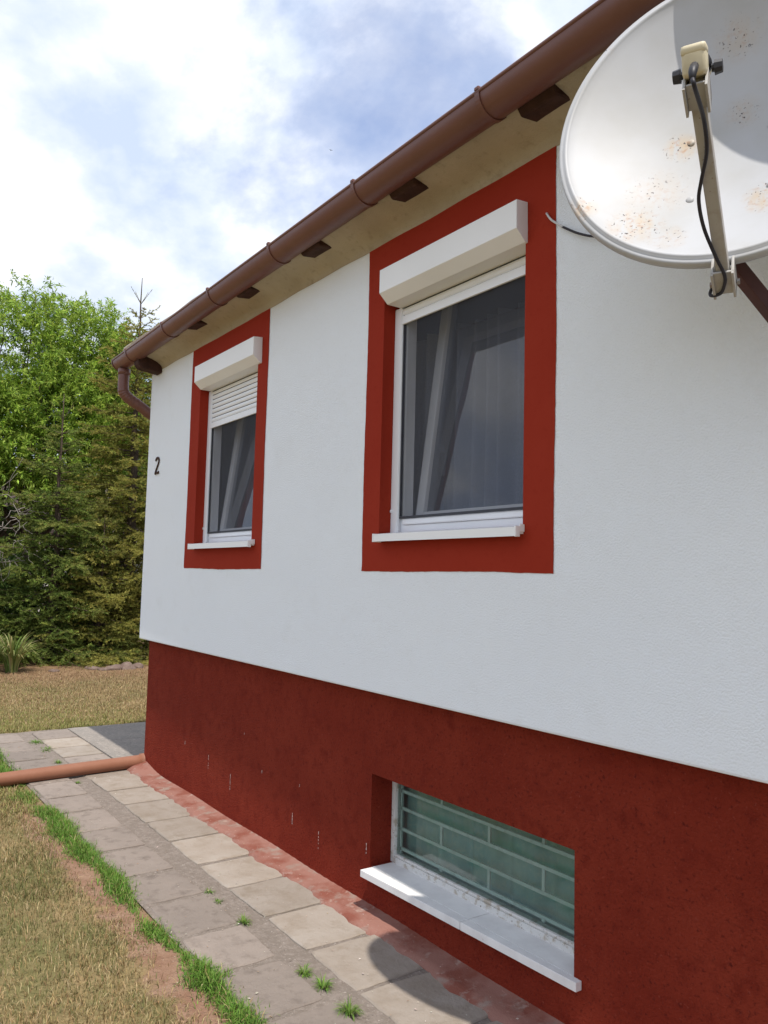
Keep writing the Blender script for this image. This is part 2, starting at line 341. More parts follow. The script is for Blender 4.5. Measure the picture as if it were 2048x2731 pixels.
path = gridsheet('path', -1.93, 9.0, -.83, 0.08, 220, 18, lambda x, y: -.009+.003*math.sin(x*9+y*5)*math.sin(y*23+x*3), 'mortar'); tag(path, kind='structure')
XJ = [-1.85,-1.44,-1.03,-.62,-.21,.205,.632,1.03,1.48,1.90,2.345,2.735,3.145,3.535,3.93,4.34,4.75,5.16,5.57,5.98]
def slab(x0, x1, y0, y1, mt, s):
    r = random.Random(s); n = 6; bm = bmesh.new()
    per = []
    jig = lambda k: (r.random()-.5)*k
    c = [(x0+jig(.012), y0+jig(.012)), (x1+jig(.012), y0+jig(.012)), (x1+jig(.012), y1+jig(.012)), (x0+jig(.012), y1+jig(.012))]
    for a in range(4):
        p, q = c[a], c[(a+1)%4]
        for k in range(n):
            t = k/n; d = .012 if k == 0 else 0
            px = p[0]+(q[0]-p[0])*t; py = p[1]+(q[1]-p[1])*t
            mx, my = (x0+x1)/2, (y0+y1)/2
            per.append((px+(mx-px)*d*2.5+jig(.007), py+(my-py)*d*2.5+jig(.007)))
    mx, my = (x0+x1)/2, (y0+y1)/2; dz = jig(.007); tx = jig(.012); ty = jig(.012)
    z = lambda x, y, b: b+dz+tx*(x-mx)+ty*(y-my)
    lo = [bm.verts.new((x, y, -.05)) for x, y in per]
    e1 = [bm.verts.new((x, y, z(x, y, -.005))) for x, y in per]
    e2 = [bm.verts.new((x+(mx-x)*.03, y+(my-y)*.04, z(x, y, .001))) for x, y in per]
    m = len(per)
    for k in range(m):
        l = (k+1)%m
        bm.faces.new((lo[k], lo[l], e1[l], e1[k])); bm.faces.new((e1[k], e1[l], e2[l], e2[k]))
    bm.faces.new(e2)
    o = frombm('paving_slab', bm, mt, path)
    return o
for i in range(len(XJ)-1):
    x0, x1 = XJ[i]+.015, XJ[i+1]-.015
    if -.1 < (x0+x1)/2 < .1: pass
    slab(x0+.007, x1-.007, -.81, -.522, 'slab_grey', i)
    if x0 < 0: slab(x0+.02, x1+.02, -.40, -.055, 'slab_pale' if i % 3 else 'slab_grey', 100+i)
    else: slab(x0+.006, x1+.006, -.395, -.06, 'slab_pale', 100+i)
yard = empty('gable_pavement', (0, 0, 0)); tag(yard, kind='structure')
for k, (a, b) in enumerate([(-1.88, -1.12), (-1.105, -.35), (-.335, .3)]):
    for q, (c, d) in enumerate([(-.045, 1.2), (1.215, 2.4), (2.415, 3.6)]):
        box('concrete_slab', a, b, c, d, -.06, .002+.002*((k+q) % 2), 'concrete', yard, .006)

# mortar skirt along the plinth foot
sk_v = []; sk_f = []; nx = 260
for i in range(nx+1):
    x = .02+(9.0-.02)*i/nx
    e = .012*math.sin(x*7.1)+.009*math.sin(x*19.3+1)+.005*math.sin(x*53)
    hgt = .020+.004*math.sin(x*5.3+2)+.05*math.exp(-((x-.05)/.25)**2)
    ro = .5+.5*math.sin(x*2.1)
    for (y, z) in [(.076, hgt*.9+.004), (.058, hgt*.72), (.022+e*.5, hgt*.60), (-.03+e*.6, hgt*.40+.003), (-.078+e, .006), (-.086+e, -.02)]:
        sk_v.append((x, y, z+.0012*math.sin(x*90+y*200)))
for i in range(nx):
    for j in range(5):
        a = i*6+j; sk_f.append((a, a+6, a+7, a+1))

# ------------------------------------------------------------------ house
house = empty('house', (0, 0, 0), 'white rendered house with red plinth, red window surrounds and brown gutter', 'house')
ZB, ZT = 1.033, 3.30
WX = [(1.099, 2.037), (3.428, 4.394)]; WZ = (1.786, 2.95)
holes = [(a, b, WZ[0], WZ[1]) for a, b in WX]
bm = bmesh.new()
sheet(bm, [0.012, 9.5], [ZB+.010, ZT], 0.0, holes)
sheet(bm, [0.012, 9.5], [ZB+.012, ZT], 0.135, holes)
# rounded lower arris and drip edge
for i in range(60):
    pass
prof = [(0.0, ZB+.010), (.0025, ZB+.003), (.010, ZB), (.075, ZB+.004), (.135, ZB+.012)]
for k in range(4):
    (ya, za), (yb, zb) = prof[k], prof[k+1]
    quad(bm, (.012, ya, za), (9.5, ya, za), (9.5, yb, zb), (.012, yb, zb))
# gable side, with an eased corner
quad(bm, (.012, 0, ZB+.01), (.012, 0, ZT), (.0035, .0035, ZT), (.0035, .0035, ZB+.01))
quad(bm, (.0035, .0035, ZB+.01), (.0035, .0035, ZT), (0, .012, ZT), (0, .012, ZB+.01))
quad(bm, (0, .012, ZB+.01), (0, .012, ZT), (0, 8, ZT), (0, 8, ZB+.01))
quad(bm, (0, .012, ZT), (0, 4, 6.5), (0, 8, ZT))
quad(bm, (0, .012, ZB+.01), (.012, .012, ZB+.002), (.06, .2, ZB+.002), (.06, 8, ZB+.01), (0, 8, ZB+.01))
quad(bm, (9.5, 0, ZB), (9.5, 8, ZB), (9.5, 8, ZT), (9.5, 4, 6.5), (9.5, 0, ZT))
quad(bm, (0, 8, 0), (9.5, 8, 0), (9.5, 8, ZT), (0, 8, ZT))
frombm('wall', bm, 'stucco', house)

BW = (3.318, 4.596, .196, .630)
bm = bmesh.new()
sheet(bm, [.06, 9.45], [-.1, 1.10], .07, [BW]); sheet(bm, [.06, 9.45], [-.1, 1.10], .25, [BW])
quad(bm, (.06, .07, -.1), (.06, .07, 1.1), (.06, 8, 1.1), (.06, 8, -.1))
quad(bm, (9.45, .07, -.1), (9.45, .07, 1.1), (9.45, 8, 1.1), (9.45, 8, -.1))
x0, x1, z0, z1 = BW
for a in ((x0, z0, x1, z0), (x1, z0, x1, z1), (x1, z1, x0, z1), (x0, z1, x0, z0)):
    quad(bm, (a[0], .07, a[1]), (a[2], .07, a[3]), (a[2], .25, a[3]), (a[0], .25, a[1]))
plinth = frombm('plinth', bm, 'red_plinth', house)
pyd('mortar_skirt', sk_v, sk_f, 'red_skirt', plinth, True)
for k, (x, z, h) in enumerate([(1.36, .30, .09), (1.72, .24, .11), (2.55, .22, .07), (2.84, .19, .10), (.93, .36, .06), (5.45, .52, .02), (3.29, .27, .05), (2.16, .40, .02), (2.62, .42, .015), (1.9, .58, .012)]):
    r = random.Random(k); v = []; f = []; n = max(3, int(h/.008))
    for i in range(n+1):
        wd = .0016*(.4+r.random())+(.0006 if i < n else 0); zz = z+h*(.5-i/n); xx = x+.0015*(r.random()-.5)
        v += [(xx-wd, .066, zz), (xx+wd, .066, zz)]
    f = [(2*i, 2*i+1, 2*i+3, 2*i+2) for i in range(n) if r.random() < .72]
    pyd('paint_drip', v, f, 'paint_drop', plinth)

# eaves cove
cp = [(.0, 3.236), (-.002, 3.248), (-.008, 3.262), (-.022, 3.277), (-.05, 3.293), (-.09, 3.306), (-.15, 3.322), (-.25, 3.345), (-.25, 3.42)]
v = []; f = []; nx = 120
for i in range(nx+1):
    x = .0+9.5*i/nx
    for y, z in cp:
        j = .0025*math.sin(x*11+z*60)+.002*math.sin(x*4.7)
        v.append((x, y-.002, z+(j if y < -.001 else .004*math.sin(x*2.9)+.002*math.sin(x*13))))
k = len(cp)
for i in range(nx):
    for j in range(k-1): a = i*k+j; f.append((a, a+k, a+k+1, a+1))
pyd('eaves_cove', v, f, 'cove', house, True)
f0 = len(cp)
pyd('eaves_end', [(0.0, y-.002, z) for y, z in cp]+[(0, 0, 3.42)], [tuple(range(len(cp)+1))], 'cove', house)

# roof
bm = bmesh.new(); t40 = math.tan(R(37))
def slopez(y): return 3.425+(y+.2)*t40
quad(bm, (-.16, -.20, 3.425), (9.8, -.20, 3.425), (9.8, 4, slopez(4)), (-.16, 4, slopez(4)))
quad(bm, (-.16, -.20, 3.385), (9.8, -.20, 3.385), (9.8, 4, slopez(4)-.04), (-.16, 4, slopez(4)-.04))
quad(bm, (-.16, -.20, 3.385), (9.8, -.20, 3.385), (9.8, -.20, 3.425), (-.16, -.20, 3.425))
quad(bm, (-.16, -.20, 3.385), (-.16, -.20, 3.425), (-.16, 4, slopez(4)), (-.16, 4, slopez(4)-.04))
quad(bm, (-.16, 4, slopez(4)), (9.8, 4, slopez(4)), (9.8, 8.2, 3.425), (-.16, 8.2, 3.425))
roof = frombm('roof', bm, 'tile', house)
bm = bmesh.new()
addbox(bm, .0, .30, -.246, -.203, 3.392, 3.430, .004)
frombm('verge_flashing', bm, 'pale_flash', roof)

for i in range(12):
    xr = .50+.825*i if i else .20
    bm = bmesh.new(); a = .055 if i == 0 else .092; yb0, yb1 = .0, -.20
    zlo0, zlo1 = 3.320, 3.298
    if i == 0: zlo0, zlo1 = 3.205, 3.225
    vs_ = []
    for x in (xr-a, xr+a):
        vs_.append([bm.verts.new(p) for p in ((x, yb0, zlo0), (x, yb1+.025, zlo1), (x, yb1, zlo1+.03), (x, yb1, 3.39), (x, yb0, 3.42))])
    bm.faces.new(vs_[0]); bm.faces.new(vs_[1][::-1])
    for q in range(5): bm.faces.new((vs_[0][q], vs_[0][(q+1) % 5], vs_[1][(q+1) % 5], vs_[1][q]))
    bmesh.ops.bevel(bm, geom=list(bm.edges), offset=.006, segments=1, affect='EDGES')
    frombm('rafter_tail', bm, 'rafter', house)

# gutter
GR = .0755
GYf = lambda x: -.194-.0115*x
GY = GYf(-.135)
gz = lambda x: 3.366+.003*x
def trough(bm, x0, x1, rad, nx, t0=180, t1=360, th=.0):
    rows = []
    for i in range(nx+1):
        x = x0+(x1-x0)*i/nx
        rows.append([bm.verts.new((x, GYf(x)+rad*math.cos(R(t0+(t1-t0)*k/18)), gz(x)+rad*math.sin(R(t0+(t1-t0)*k/18)))) for k in range(19)])
    for i in range(nx):
        for k in range(18): bm.faces.new((rows[i][k], rows[i+1][k], rows[i+1][k+1], rows[i][k+1]))
bm = bmesh.new(); trough(bm, -.25, 9.6, GR, 30); trough(bm, -.25, 9.6, GR-.002, 30)
addtube(bm, [(x, GYf(x)-GR+.002, gz(x)+.004) for x in np.linspace(-.25, 9.6, 12)], .0085, 10)
gutter = frombm('gutter', bm, 'gutter', house, True)
bm = bmesh.new()
c = [bm.verts.new((-.252, GY+(GR+.003)*math.cos(R(180+180*k/18)), gz(-.25)+(GR+.003)*math.sin(R(180+180*k/18)))) for k in range(19)]
d = [bm.verts.new((-.238, vv.co.y, vv.co.z)) for vv in c]
bm.faces.new(c)
for k in range(18): bm.faces.new((c[k], c[k+1], d[k+1], d[k]))
frombm('end_cap', bm, 'gutter', gutter)
for xb in [.13+.865*i for i in range(11)]:
    bm = bmesh.new(); trough(bm, xb-.012, xb+.012, GR+.005, 1); trough(bm, xb-.012, xb+.012, GR+.001, 1)
    for s in (-.012, .012):
        for k in range(18):
            a0, a1 = R(180+10*k), R(190+10*k)
            p = lambda a, rr: (xb+s, GYf(xb)+rr*math.cos(a), gz(xb)+rr*math.sin(a))
            quad(bm, p(a0, GR+.001), p(a1, GR+.001), p(a1, GR+.005), p(a0, GR+.005))
    addbox(bm, xb-.012, xb+.012, GYf(xb)-GR-.008, GYf(xb)-GR+.022, gz(xb)+.008, gz(xb)+.022, .004)
    addbox(bm, xb-.012, xb+.012, GYf(xb)+GR-.004, GYf(xb)+GR+.004, gz(xb)-.01, gz(xb)+.07, .001)
    frombm('bracket', bm, 'gutter', gutter)
# downpipe: outlet, ribbed elbow, run under the gable, foot
pth = spline([(-.135, GY, 3.27), (-.135, GY, 3.12), (-.135, GY+.015, 3.075), (-.133, GY+.06, 3.035), (-.13, GY+.15, 2.985), (-.11, .05, 2.92), (-.09, .16, 2.86)], 10)
rad = []
for i, p in enumerate(pth):
    rb = .0045*max(0, math.sin(i*1.6)) if 12 < i < 38 else 0
    rad.append(.045+rb)
dp = tube('downpipe', pth, rad, 'gutter', house, 18)
tube('collar', [(-.135, GY, 3.285), (-.135, GY, 3.235)], .050, 'gutter', dp, 18)
tube('pipe_run', [(-.088, .17, 2.87), (-.075, .235, 2.8), (-.065, .25, 2.7), (-.06, .25, .25), (-.03, .22, .12)], .042, 'gutter', dp, 14)

# house number 2
r1p = [(-.024,.040),(-.022,.052),(-.010,.062),(.008,.062),(.020,.052),(.023,.036),(.016,.016),(.0,-.012),(-.016,-.038),(-.026,-.060),(-.006,-.056),(.012,-.060),(.027,-.054)]
cx, cz = .258, 2.440
pts = spline([(cx+a*1.55, -.009, cz+b) for a, b in r1p], 6)
bm = bmesh.new(); n = len(pts)
rings = []
for i, p in enumerate(pts):
    t = (pts[min(i+1, n-1)]-pts[max(i-1, 0)]).normalized(); nr = Vector((t.z, 0, -t.x))
    wd = .0095
    rings.append([bm.verts.new(p+nr*wd+Vector((0, dy, 0))) for dy in (.0,)]+[bm.verts.new(p-nr*wd)]+[bm.verts.new(p-nr*wd+Vector((0, .006, 0)))]+[bm.verts.new(p+nr*wd+Vector((0, .006, 0)))])
for i in range(n-1):
    for k in range(4): bm.faces.new((rings[i][k], rings[i][(k+1) % 4], rings[i+1][(k+1) % 4], rings[i+1][k]))
bm.faces.new(rings[0]); bm.faces.new(rings[-1][::-1])
frombm('house_number', bm, 'number_metal', house)

# ---- windows
def room(name, x0, x1, y0, y1, z0, z1, parent):
    bm = bmesh.new()
    quad(bm, (x0,y1,z0),(x1,y1,z0),(x1,y1,z1),(x0,y1,z1)); quad(bm, (x0,y0,z0),(x0,y1,z0),(x0,y1,z1),(x0,y0,z1)); quad(bm, (x1,y0,z0),(x1,y1,z0),(x1,y1,z1),(x1,y0,z1))
    quad(bm, (x0,y0,z0),(x1,y0,z0),(x1,y1,z0),(x0,y1,z0)); quad(bm, (x0,y0,z1),(x1,y0,z1),(x1,y1,z1),(x0,y1,z1))
    return frombm(name, bm, 'room', parent)
room('room_lining', .3, 9.2, .137, 4.0, 1.05, 3.28, house)
room('cellar_lining', 2.6, 5.4, .252, 2.5, -.09, 1.02, house)

def window(x0, x1, sx0, sx1, bx0, nsl, lab, surx):
    z0, z1 = WZ; yf = .082
    bm = bmesh.new()   # fixed frame
    fx0, fx1 = x0+.001, x1-.001
    addbox(bm, fx0, fx0+.075, yf+.006, yf+.062, z0+.012, 2.93, .003); addbox(bm, fx1-.075, fx1, yf+.006, yf+.062, z0+.012, 2.93, .003)
    addbox(bm, fx0+.076, fx1-.076, yf+.004, yf+.060, z0+.014, z0+.048, .003)
    addbox(bm, fx0+.076, fx1-.076, yf-.004, yf+.056, z0+.0485, z0+.078, .006)
    addbox(bm, fx0+.076, fx1-.076, yf+.004, yf+.060, 2.87, 2.93, .003)
    wd = frombm('window', bm, 'white_pvc', house); wd['label'] = lab
    # surround: painted band with a hand-cut edge
    ox0, ox1, oz0, oz1 = surx; r = random.Random(int(x0*100)); bm = bmesh.new()
    per = []
    def ed(a, b, n): return [a+(b-a)*i/n for i in range(n)]
    outer = [(x, oz0) for x in ed(ox0, ox1, 60)]+[(ox1, z) for z in ed(oz0, oz1, 70)]+[(x, oz1) for x in ed(ox1, ox0, 60)]+[(ox0, z) for z in ed(oz1, oz0, 70)]
    inner = [(x, z0) for x in ed(x0, x1, 60)]+[(x1, z) for z in ed(z0, z1, 70)]+[(x, z1) for x in ed(x1, x0, 60)]+[(x0, z) for z in ed(z1, z0, 70)]
    wob = 0; VO = []
    for i, (x, z) in enumerate(outer):
        wob = wob*.7+(r.random()-.5)*.0022; dd = wob+.003*math.sin(i*.11+x0)
        VO.append(bm.verts.new((x+dd, -.0025, z+dd*.9)))
    VI = [bm.verts.new((x, -.0025, z)) for x, z in inner]; VB = [bm.verts.new((x, .134, z)) for x, z in inner]
    n = len(outer)
    for i in range(n):
        j = (i+1) % n
        bm.faces.new((VO[i], VO[j], VI[j], VI[i])); bm.faces.new((VI[i], VI[j], VB[j], VB[i]))
    frombm('window_surround', bm, 'red_paint', wd)
    # shutter box: five-sided section
    bm = bmesh.new(); sec = [(.08, 2.908), (-.015, 2.908), (-.065, 2.953), (-.065, 3.068), (-.0035, 3.074), (-.0035, 2.945), (.08, 2.945)]
    A = [bm.verts.new((bx0, y, z)) for y, z in sec]; B = [bm.verts.new((sx1+.005, y, z)) for y, z in sec]
    m = len(sec)
    for i in range(m): bm.faces.new((A[i], A[(i+1) % m], B[(i+1) % m], B[i]))
    bm.faces.new(A[::-1]); bm.faces.new(B)
    bmesh.ops.bevel(bm, geom=[e for e in bm.edges], offset=.0012, segments=1, affect='EDGES')
    frombm('shutter_box', bm, 'cream_alu', wd)
    for s, cxl in ((0, fx0), (1, fx1-.053)):
        bm = bmesh.new(); addbox(bm, cxl, cxl+.053, yf-.018, yf+.0055, z0+.006, 2.9075, .002)
        xg = cxl+.0535 if s == 0 else cxl-.0055
        addbox(bm, xg, xg+.005, yf-.014, yf-.009, z0+.01, 2.90, .0)
        frombm('guide_rail', bm, 'white_alu', wd)
    bm = bmesh.new(); addbox(bm, fx0+.004, fx0+.014, yf-.026, yf-.0182, z0+.11, z0+.125, .002); frombm('rail_stop', bm, 'white_pvc', wd)
    # insect mesh in the guide plane with its grey edge strip
    box('screen_edge', fx0+.0595, fx1-.0595, yf-.010, yf+.002, z0+.079, z0+.090, 'gasket', wd, .001)
    box('screen_edge', fx0+.0605, fx0+.067, yf-.010, yf+.002, z0+.091, 2.90, 'gasket', wd, .001)
    pyd('insect_screen', [(fx0+.067, yf-.003, z0+.090), (fx1-.06, yf-.003, z0+.090), (fx1-.06, yf-.003, 2.90), (fx0+.067, yf-.003, 2.90)], [(0, 1, 2, 3)], 'insect_mesh', wd)
    # slats: slightly bulged
    top = 2.9075; p = .0337 if nsl > 2 else .0445
    for i in range(nsl):
        za = top-p*(i+1)+.0035; zb = top-p*i-.0012
        if i == 0: zb = top-.0065
        n = 5; v = []
        for xx in (fx0+.058, fx1-.058):
            for k in range(n+1):
                t = k/n; v.append((xx, yf-.011-.004*math.sin(math.pi*t)**.6 if 0 < k < n else yf-.009, za+(zb-za)*t))
        f = [(k, k+1, n+2+k, n+1+k) for k in range(n)]
        pyd('shutter_slat', v, f, 'white_alu', wd, True)
    pyd('slat_joints', [(fx0+.058, yf-.0075, top-p*nsl), (fx1-.058, yf-.0075, top-p*nsl), (fx1-.058, yf-.0075, 2.92), (fx0+.058, yf-.0075, 2.92)], [(0, 1, 2, 3)], 'gasket', wd)
    zb = top-p*nsl
    box('bottom_bar', fx0+.057, fx1-.057, yf-.018, yf-.006, zb-.042, zb-.001, 'white_alu', wd, .003)
    # tilted sash
    sx_0, sx_1 = x0+.083, x1-.083; zs0, zs1 = z0+.085, 3.06
    rot = Matrix.Translation((0, yf+.068, zs0)) @ Matrix.Rotation(R(-7.5), 4, 'X') @ Matrix.Translation((0, -(yf+.068), -zs0))
    bm = bmesh.new()
    for (a, b, c_, d_) in ((sx_0, sx_0+.06, zs0, zs1), (sx_1-.06, sx_1, zs0, zs1), (sx_0+.0605, sx_1-.0605, zs0, zs0+.03), (sx_0+.0605, sx_1-.0605, zs1-.035, zs1)):
        addbox(bm, a, b, yf+.068, yf+.128, c_, d_, .006, rot)
    frombm('sash', bm, 'white_pvc', wd)
    bm = bmesh.new()
    quad(bm, *[rot @ Vector(q) for q in ((sx_0+.06, yf+.09, zs0+.03), (sx_1-.06, yf+.09, zs0+.03), (sx_1-.06, yf+.09, zs1-.035), (sx_0+.06, yf+.09, zs1-.035))])
    frombm('pane', bm, 'glass', wd)
    bm = bmesh.new(); zc = 2.22
    addbox(bm, sx_0+.018, sx_0+.044, yf+.129, yf+.140, zc-.035, zc+.035, .003, rot); addbox(bm, sx_0+.022, sx_0+.040, yf+.141, yf+.185, zc+.0, zc+.018, .004, rot)
    addbox(bm, sx_0+.022, sx_0+.040, yf+.175, yf+.19, zc-.115, zc-.001, .005, rot)
    frombm('handle', bm, 'white_pvc', wd)
    # aluminium sill with turned-up ends
    bm = bmesh.new(); sxa, sxb = sx0, sx1
    sec = [(-.052, 1.750), (-.052, 1.785), (.06, 1.7985), (.06, 1.794), (-.047, 1.7815), (-.047, 1.752)]
    A = [bm.verts.new((sxa, y, z)) for y, z in sec]; B = [bm.verts.new((sxb, y, z)) for y, z in sec]; m = len(sec)
    for i in range(m): bm.faces.new((A[i], A[(i+1) % m], B[(i+1) % m], B[i]))
    bm.faces.new(A[::-1]); bm.faces.new(B)
    addbox(bm, sxb+.0005, sxb+.008, -.054, -.030, 1.748, 1.789, .002); addbox(bm, sxb+.0005, sxb+.006, -.0295, -.004, 1.768, 1.797, .0015); addbox(bm, sxa-.008, sxa-.0005, -.054, -.004, 1.748, 1.788, .002)
    addbox(bm, sxb-.03, sxb-.0005, -.02, -.004, 1.760, 1.783, .001)
    frombm('window_sill', bm, 'cream_alu', wd)
    # curtain behind the sash
    v = []; f = []; n = 380; r = random.Random(3)
    ca, cb = x0-.50, x1+.12
    for i in range(n+1):
        t = i/n; x = ca+(cb-ca)*t; y = .385+.034*math.sin(t*90+1.2*math.sin(t*13))+.020*math.sin(t*39+1)+.008*math.sin(t*205)
        sw = .06*math.sin(t*7)
        for k in range(7):
            z = 1.45+(2.86-1.45)*k/6; v.append((x, y+.02*math.sin(k*.7+t*9)*.3, z))
    for i in range(n):
        for k in range(6): a = i*7+k; f.append((a, a+7, a+8, a+1))
    cu = pyd('curtain', v, f, 'curtain_white', None, True)
    return wd, cu
w1, c1 = window(1.099, 2.037, 1.121, 2.085, 1.130, 7, 'window farther along, shutter a third lowered', (.928, 2.178, 1.612, 3.250))
tag(c1, 'white net curtain behind the far window with the partly lowered shutter', 'curtain', 'window curtains')
w2, c2 = window(3.428, 4.394, 3.454, 4.400, 3.470, 1, 'nearer window, shutter almost fully raised', (3.286, 4.555, 1.612, 3.250))
tag(c2, 'white net curtain behind the near window beside the satellite dish', 'curtain', 'window curtains')

# basement window
x0, x1, z0, z1 = BW
bm = bmesh.new(); yq = .192
addbox(bm, x0+.001, x0+.028, yq, yq+.05, z0+.001, z1-.001, .002); addbox(bm, x1-.028, x1-.001, yq, yq+.05, z0+.001, z1-.001, .002)
addbox(bm, x0+.0285, x1-.0285, yq-.004, yq+.05, z0+.001, z0+.030, .003); addbox(bm, x0+.0285, x1-.0285, yq, yq+.05, z1-.030, z1-.001, .002)
addbox(bm, x0+.0285, x1-.0285, yq+.004, yq+.045, z0+.0305, z0+.042, .002)
bw = frombm('basement_window', bm, 'old_white', house); bw['label'] = 'low basement window with brick-pattern grille'
pyd('pane', [(x0+.028, yq+.018, z0+.04), (x1-.028, yq+.018, z0+.04), (x1-.028, yq+.018, z1-.03), (x0+.028, yq+.018, z1-.03)], [(0, 1, 2, 3)], 'glass_green', bw)
zr = [z0+.042, .263, .356, .455, .537, z1-.03]; yg = .224
for z in zr[1:5]: box('grille_bar', x0+.03, x1-.03, yg, yg+.010, z-.0075, z+.0075, 'grille', bw, .001)
box('grille_bar', x0+.032, x0+.044, yg, yg+.010, z0+.043, z1-.031, 'grille', bw, .001)
for i in range(5):
    for xx in ([3.665, 4.30] if i % 2 == 0 else [3.985]):
        box('grille_bar', xx-.0075, xx+.0075, yg, yg+.010, zr[i]+.008, zr[i+1]-.008, 'grille', bw, .001)
for a, b in ((3.345, 4.038), (4.042, 4.632)):
    bm = bmesh.new(); addbox(bm, a, b, -.003, .069, .168, .200, .0025)
    for q in bm.verts:
        if q.co.y < .03: q.co.y += .042*(q.co.x-3.345)/1.287
    addbox(bm, max(a, x0+.002), min(b, x1-.002), .0692, .188, .170, .2005, .0)
    o = frombm('window_sill', bm, 'sill_stone', bw)
v = []; f = []; n = 110
for i in range(n+1):
    t = i/n; x = 3.15+1.6*t; y = .30+.016*math.sin(t*38)+.010*math.sin(t*83+1)
    for z in (.05, .35, .80): v.append((x, y, z))
for i in range(n):
    for k in range(2): a = i*3+k; f.append((a, a+3, a+4, a+1))
cu = pyd('curtain', v, f, 'curtain_teal', None, True); tag(cu, 'teal curtain behind the grille of the low basement window', 'curtain', 'window curtains')

# ------------------------------------------------------------------ satellite dish
DC = Vector((5.465, -.351, 2.825)); az, ti = .4533, .258
dn = Vector((math.sin(az)*math.cos(ti), -math.cos(az)*math.cos(ti), math.sin(ti))); dh = Vector((math.cos(az), math.sin(az), 0)); dv = dn.cross(dh)
if dv.z < 0: dv = -dv
DM = Matrix(((dh.x, dv.x, dn.x, DC.x), (dh.y, dv.y, dn.y, DC.y), (dh.z, dv.z, dn.z, DC.z), (0, 0, 0, 1)))
dish = empty('satellite_dish', (0, 0, 0), 'large white satellite dish with rust stains on wall bracket above the path', 'satellite dish')
dish.matrix_world = DM
a_, b_ = .442, .477
DEP = .114
prof = [(r_, -DEP*(1-(r_/.94)**2)) for r_ in np.linspace(0.0, .935, 22)]
prof += [(.943, .002), (.952, .0065), (.962, .0055), (.972, .001), (.984, .0005), (.994, .001), (1.0, -.003), (1.002, -.010), (1.0, -.022), (.992, -.024)]
ns = 120; v = [(0, 0, prof[0][1])]; f = []
for r_, z in prof[1:]:
    for k in range(ns):
        t = 2*math.pi*k/ns; v.append((a_*r_*math.cos(t), b_*r_*math.sin(t), z))
for k in range(ns): f.append((0, 1+k, 1+(k+1) % ns))
for i in range(len(prof)-2):
    for k in range(ns):
        p = 1+i*ns; q = p+ns; l = (k+1) % ns; f.append((p+k, q+k, q+l, p+l))
refl = pyd('reflector', v, f, 'dish_white', dish, True)
# back skin
prof2 = [(r_, -DEP*(1-(r_/.94)**2)-.004) for r_ in np.linspace(0, .93, 12)]+[(.96, -.006), (.992, -.024)]
v = [(0, 0, prof2[0][1])]; f = []
for r_, z in prof2[1:]:
    for k in range(ns):
        t = 2*math.pi*k/ns; v.append((a_*r_*math.cos(t), b_*r_*math.sin(t), z))
for k in range(ns): f.append((0, 1+(k+1) % ns, 1+k))
for i in range(len(prof2)-2):
    for k in range(ns):
        p = 1+i*ns; q = p+ns; l = (k+1) % ns; f.append((p+k, p+l, q+l, q+k))
pyd('back_skin', v, f, 'dish_back', refl, True)
bowl = lambda u, vv: -DEP*(1-((u/a_)**2+(vv/b_)**2)/.94**2)
for (u, vv) in ((-.101, .004), (-.095, -.209), (.10, .004), (.10, -.209)):
    bm = bmesh.new(); bmesh.ops.create_uvsphere(bm, u_segments=14, v_segments=8, radius=.0105)
    for q in bm.verts: q.co.z = q.co.z*.45+bowl(u, vv)+.001; q.co.x += u; q.co.y += vv
    frombm('rivet', bm, 'dish_white', refl, True)
# feed arm: square tube from below the rim to the feed
p0 = Vector((0, -.51, -.06)); p1 = Vector((0, -.398, .480)); ax = (p1-p0).normalized(); L = (p1-p0).length
sd_ = Vector((1, 0, 0)); up_ = sd_.cross(ax)
AM = Matrix(((sd_.x, up_.x, ax.x, p0.x), (sd_.y, up_.y, ax.y, p0.y), (sd_.z, up_.z, ax.z, p0.z), (0, 0, 0, 1)))
arm = box('feed_arm', -.0145, .0145, -.0145, .0145, 0, L, 'dish_grey', dish, .003, AM)
bm = bmesh.new()
addbox(bm, -.026, -.0195, -.03, .03, -.01, .07, .002, AM); addbox(bm, .0195, .026, -.03, .03, -.01, .07, .002, AM)
addbox(bm, -.026, .026, .0175, .024, .0, .07, .002, AM)
frombm('clamp', bm, 'dish_grey', dish)
bm = bmesh.new(); addtube(bm, [AM @ Vector((-.034, 0, .012)), AM @ Vector((.034, 0, .012))], .004, 8); addtube(bm, [AM @ Vector((-.034, 0, .012)), AM @ Vector((-.028, 0, .012))], .008, 6); addtube(bm, [AM @ Vector((.028, 0, .012)), AM @ Vector((.034, 0, .012))], .008, 6)
frombm('bolt', bm, 'zinc', dish)
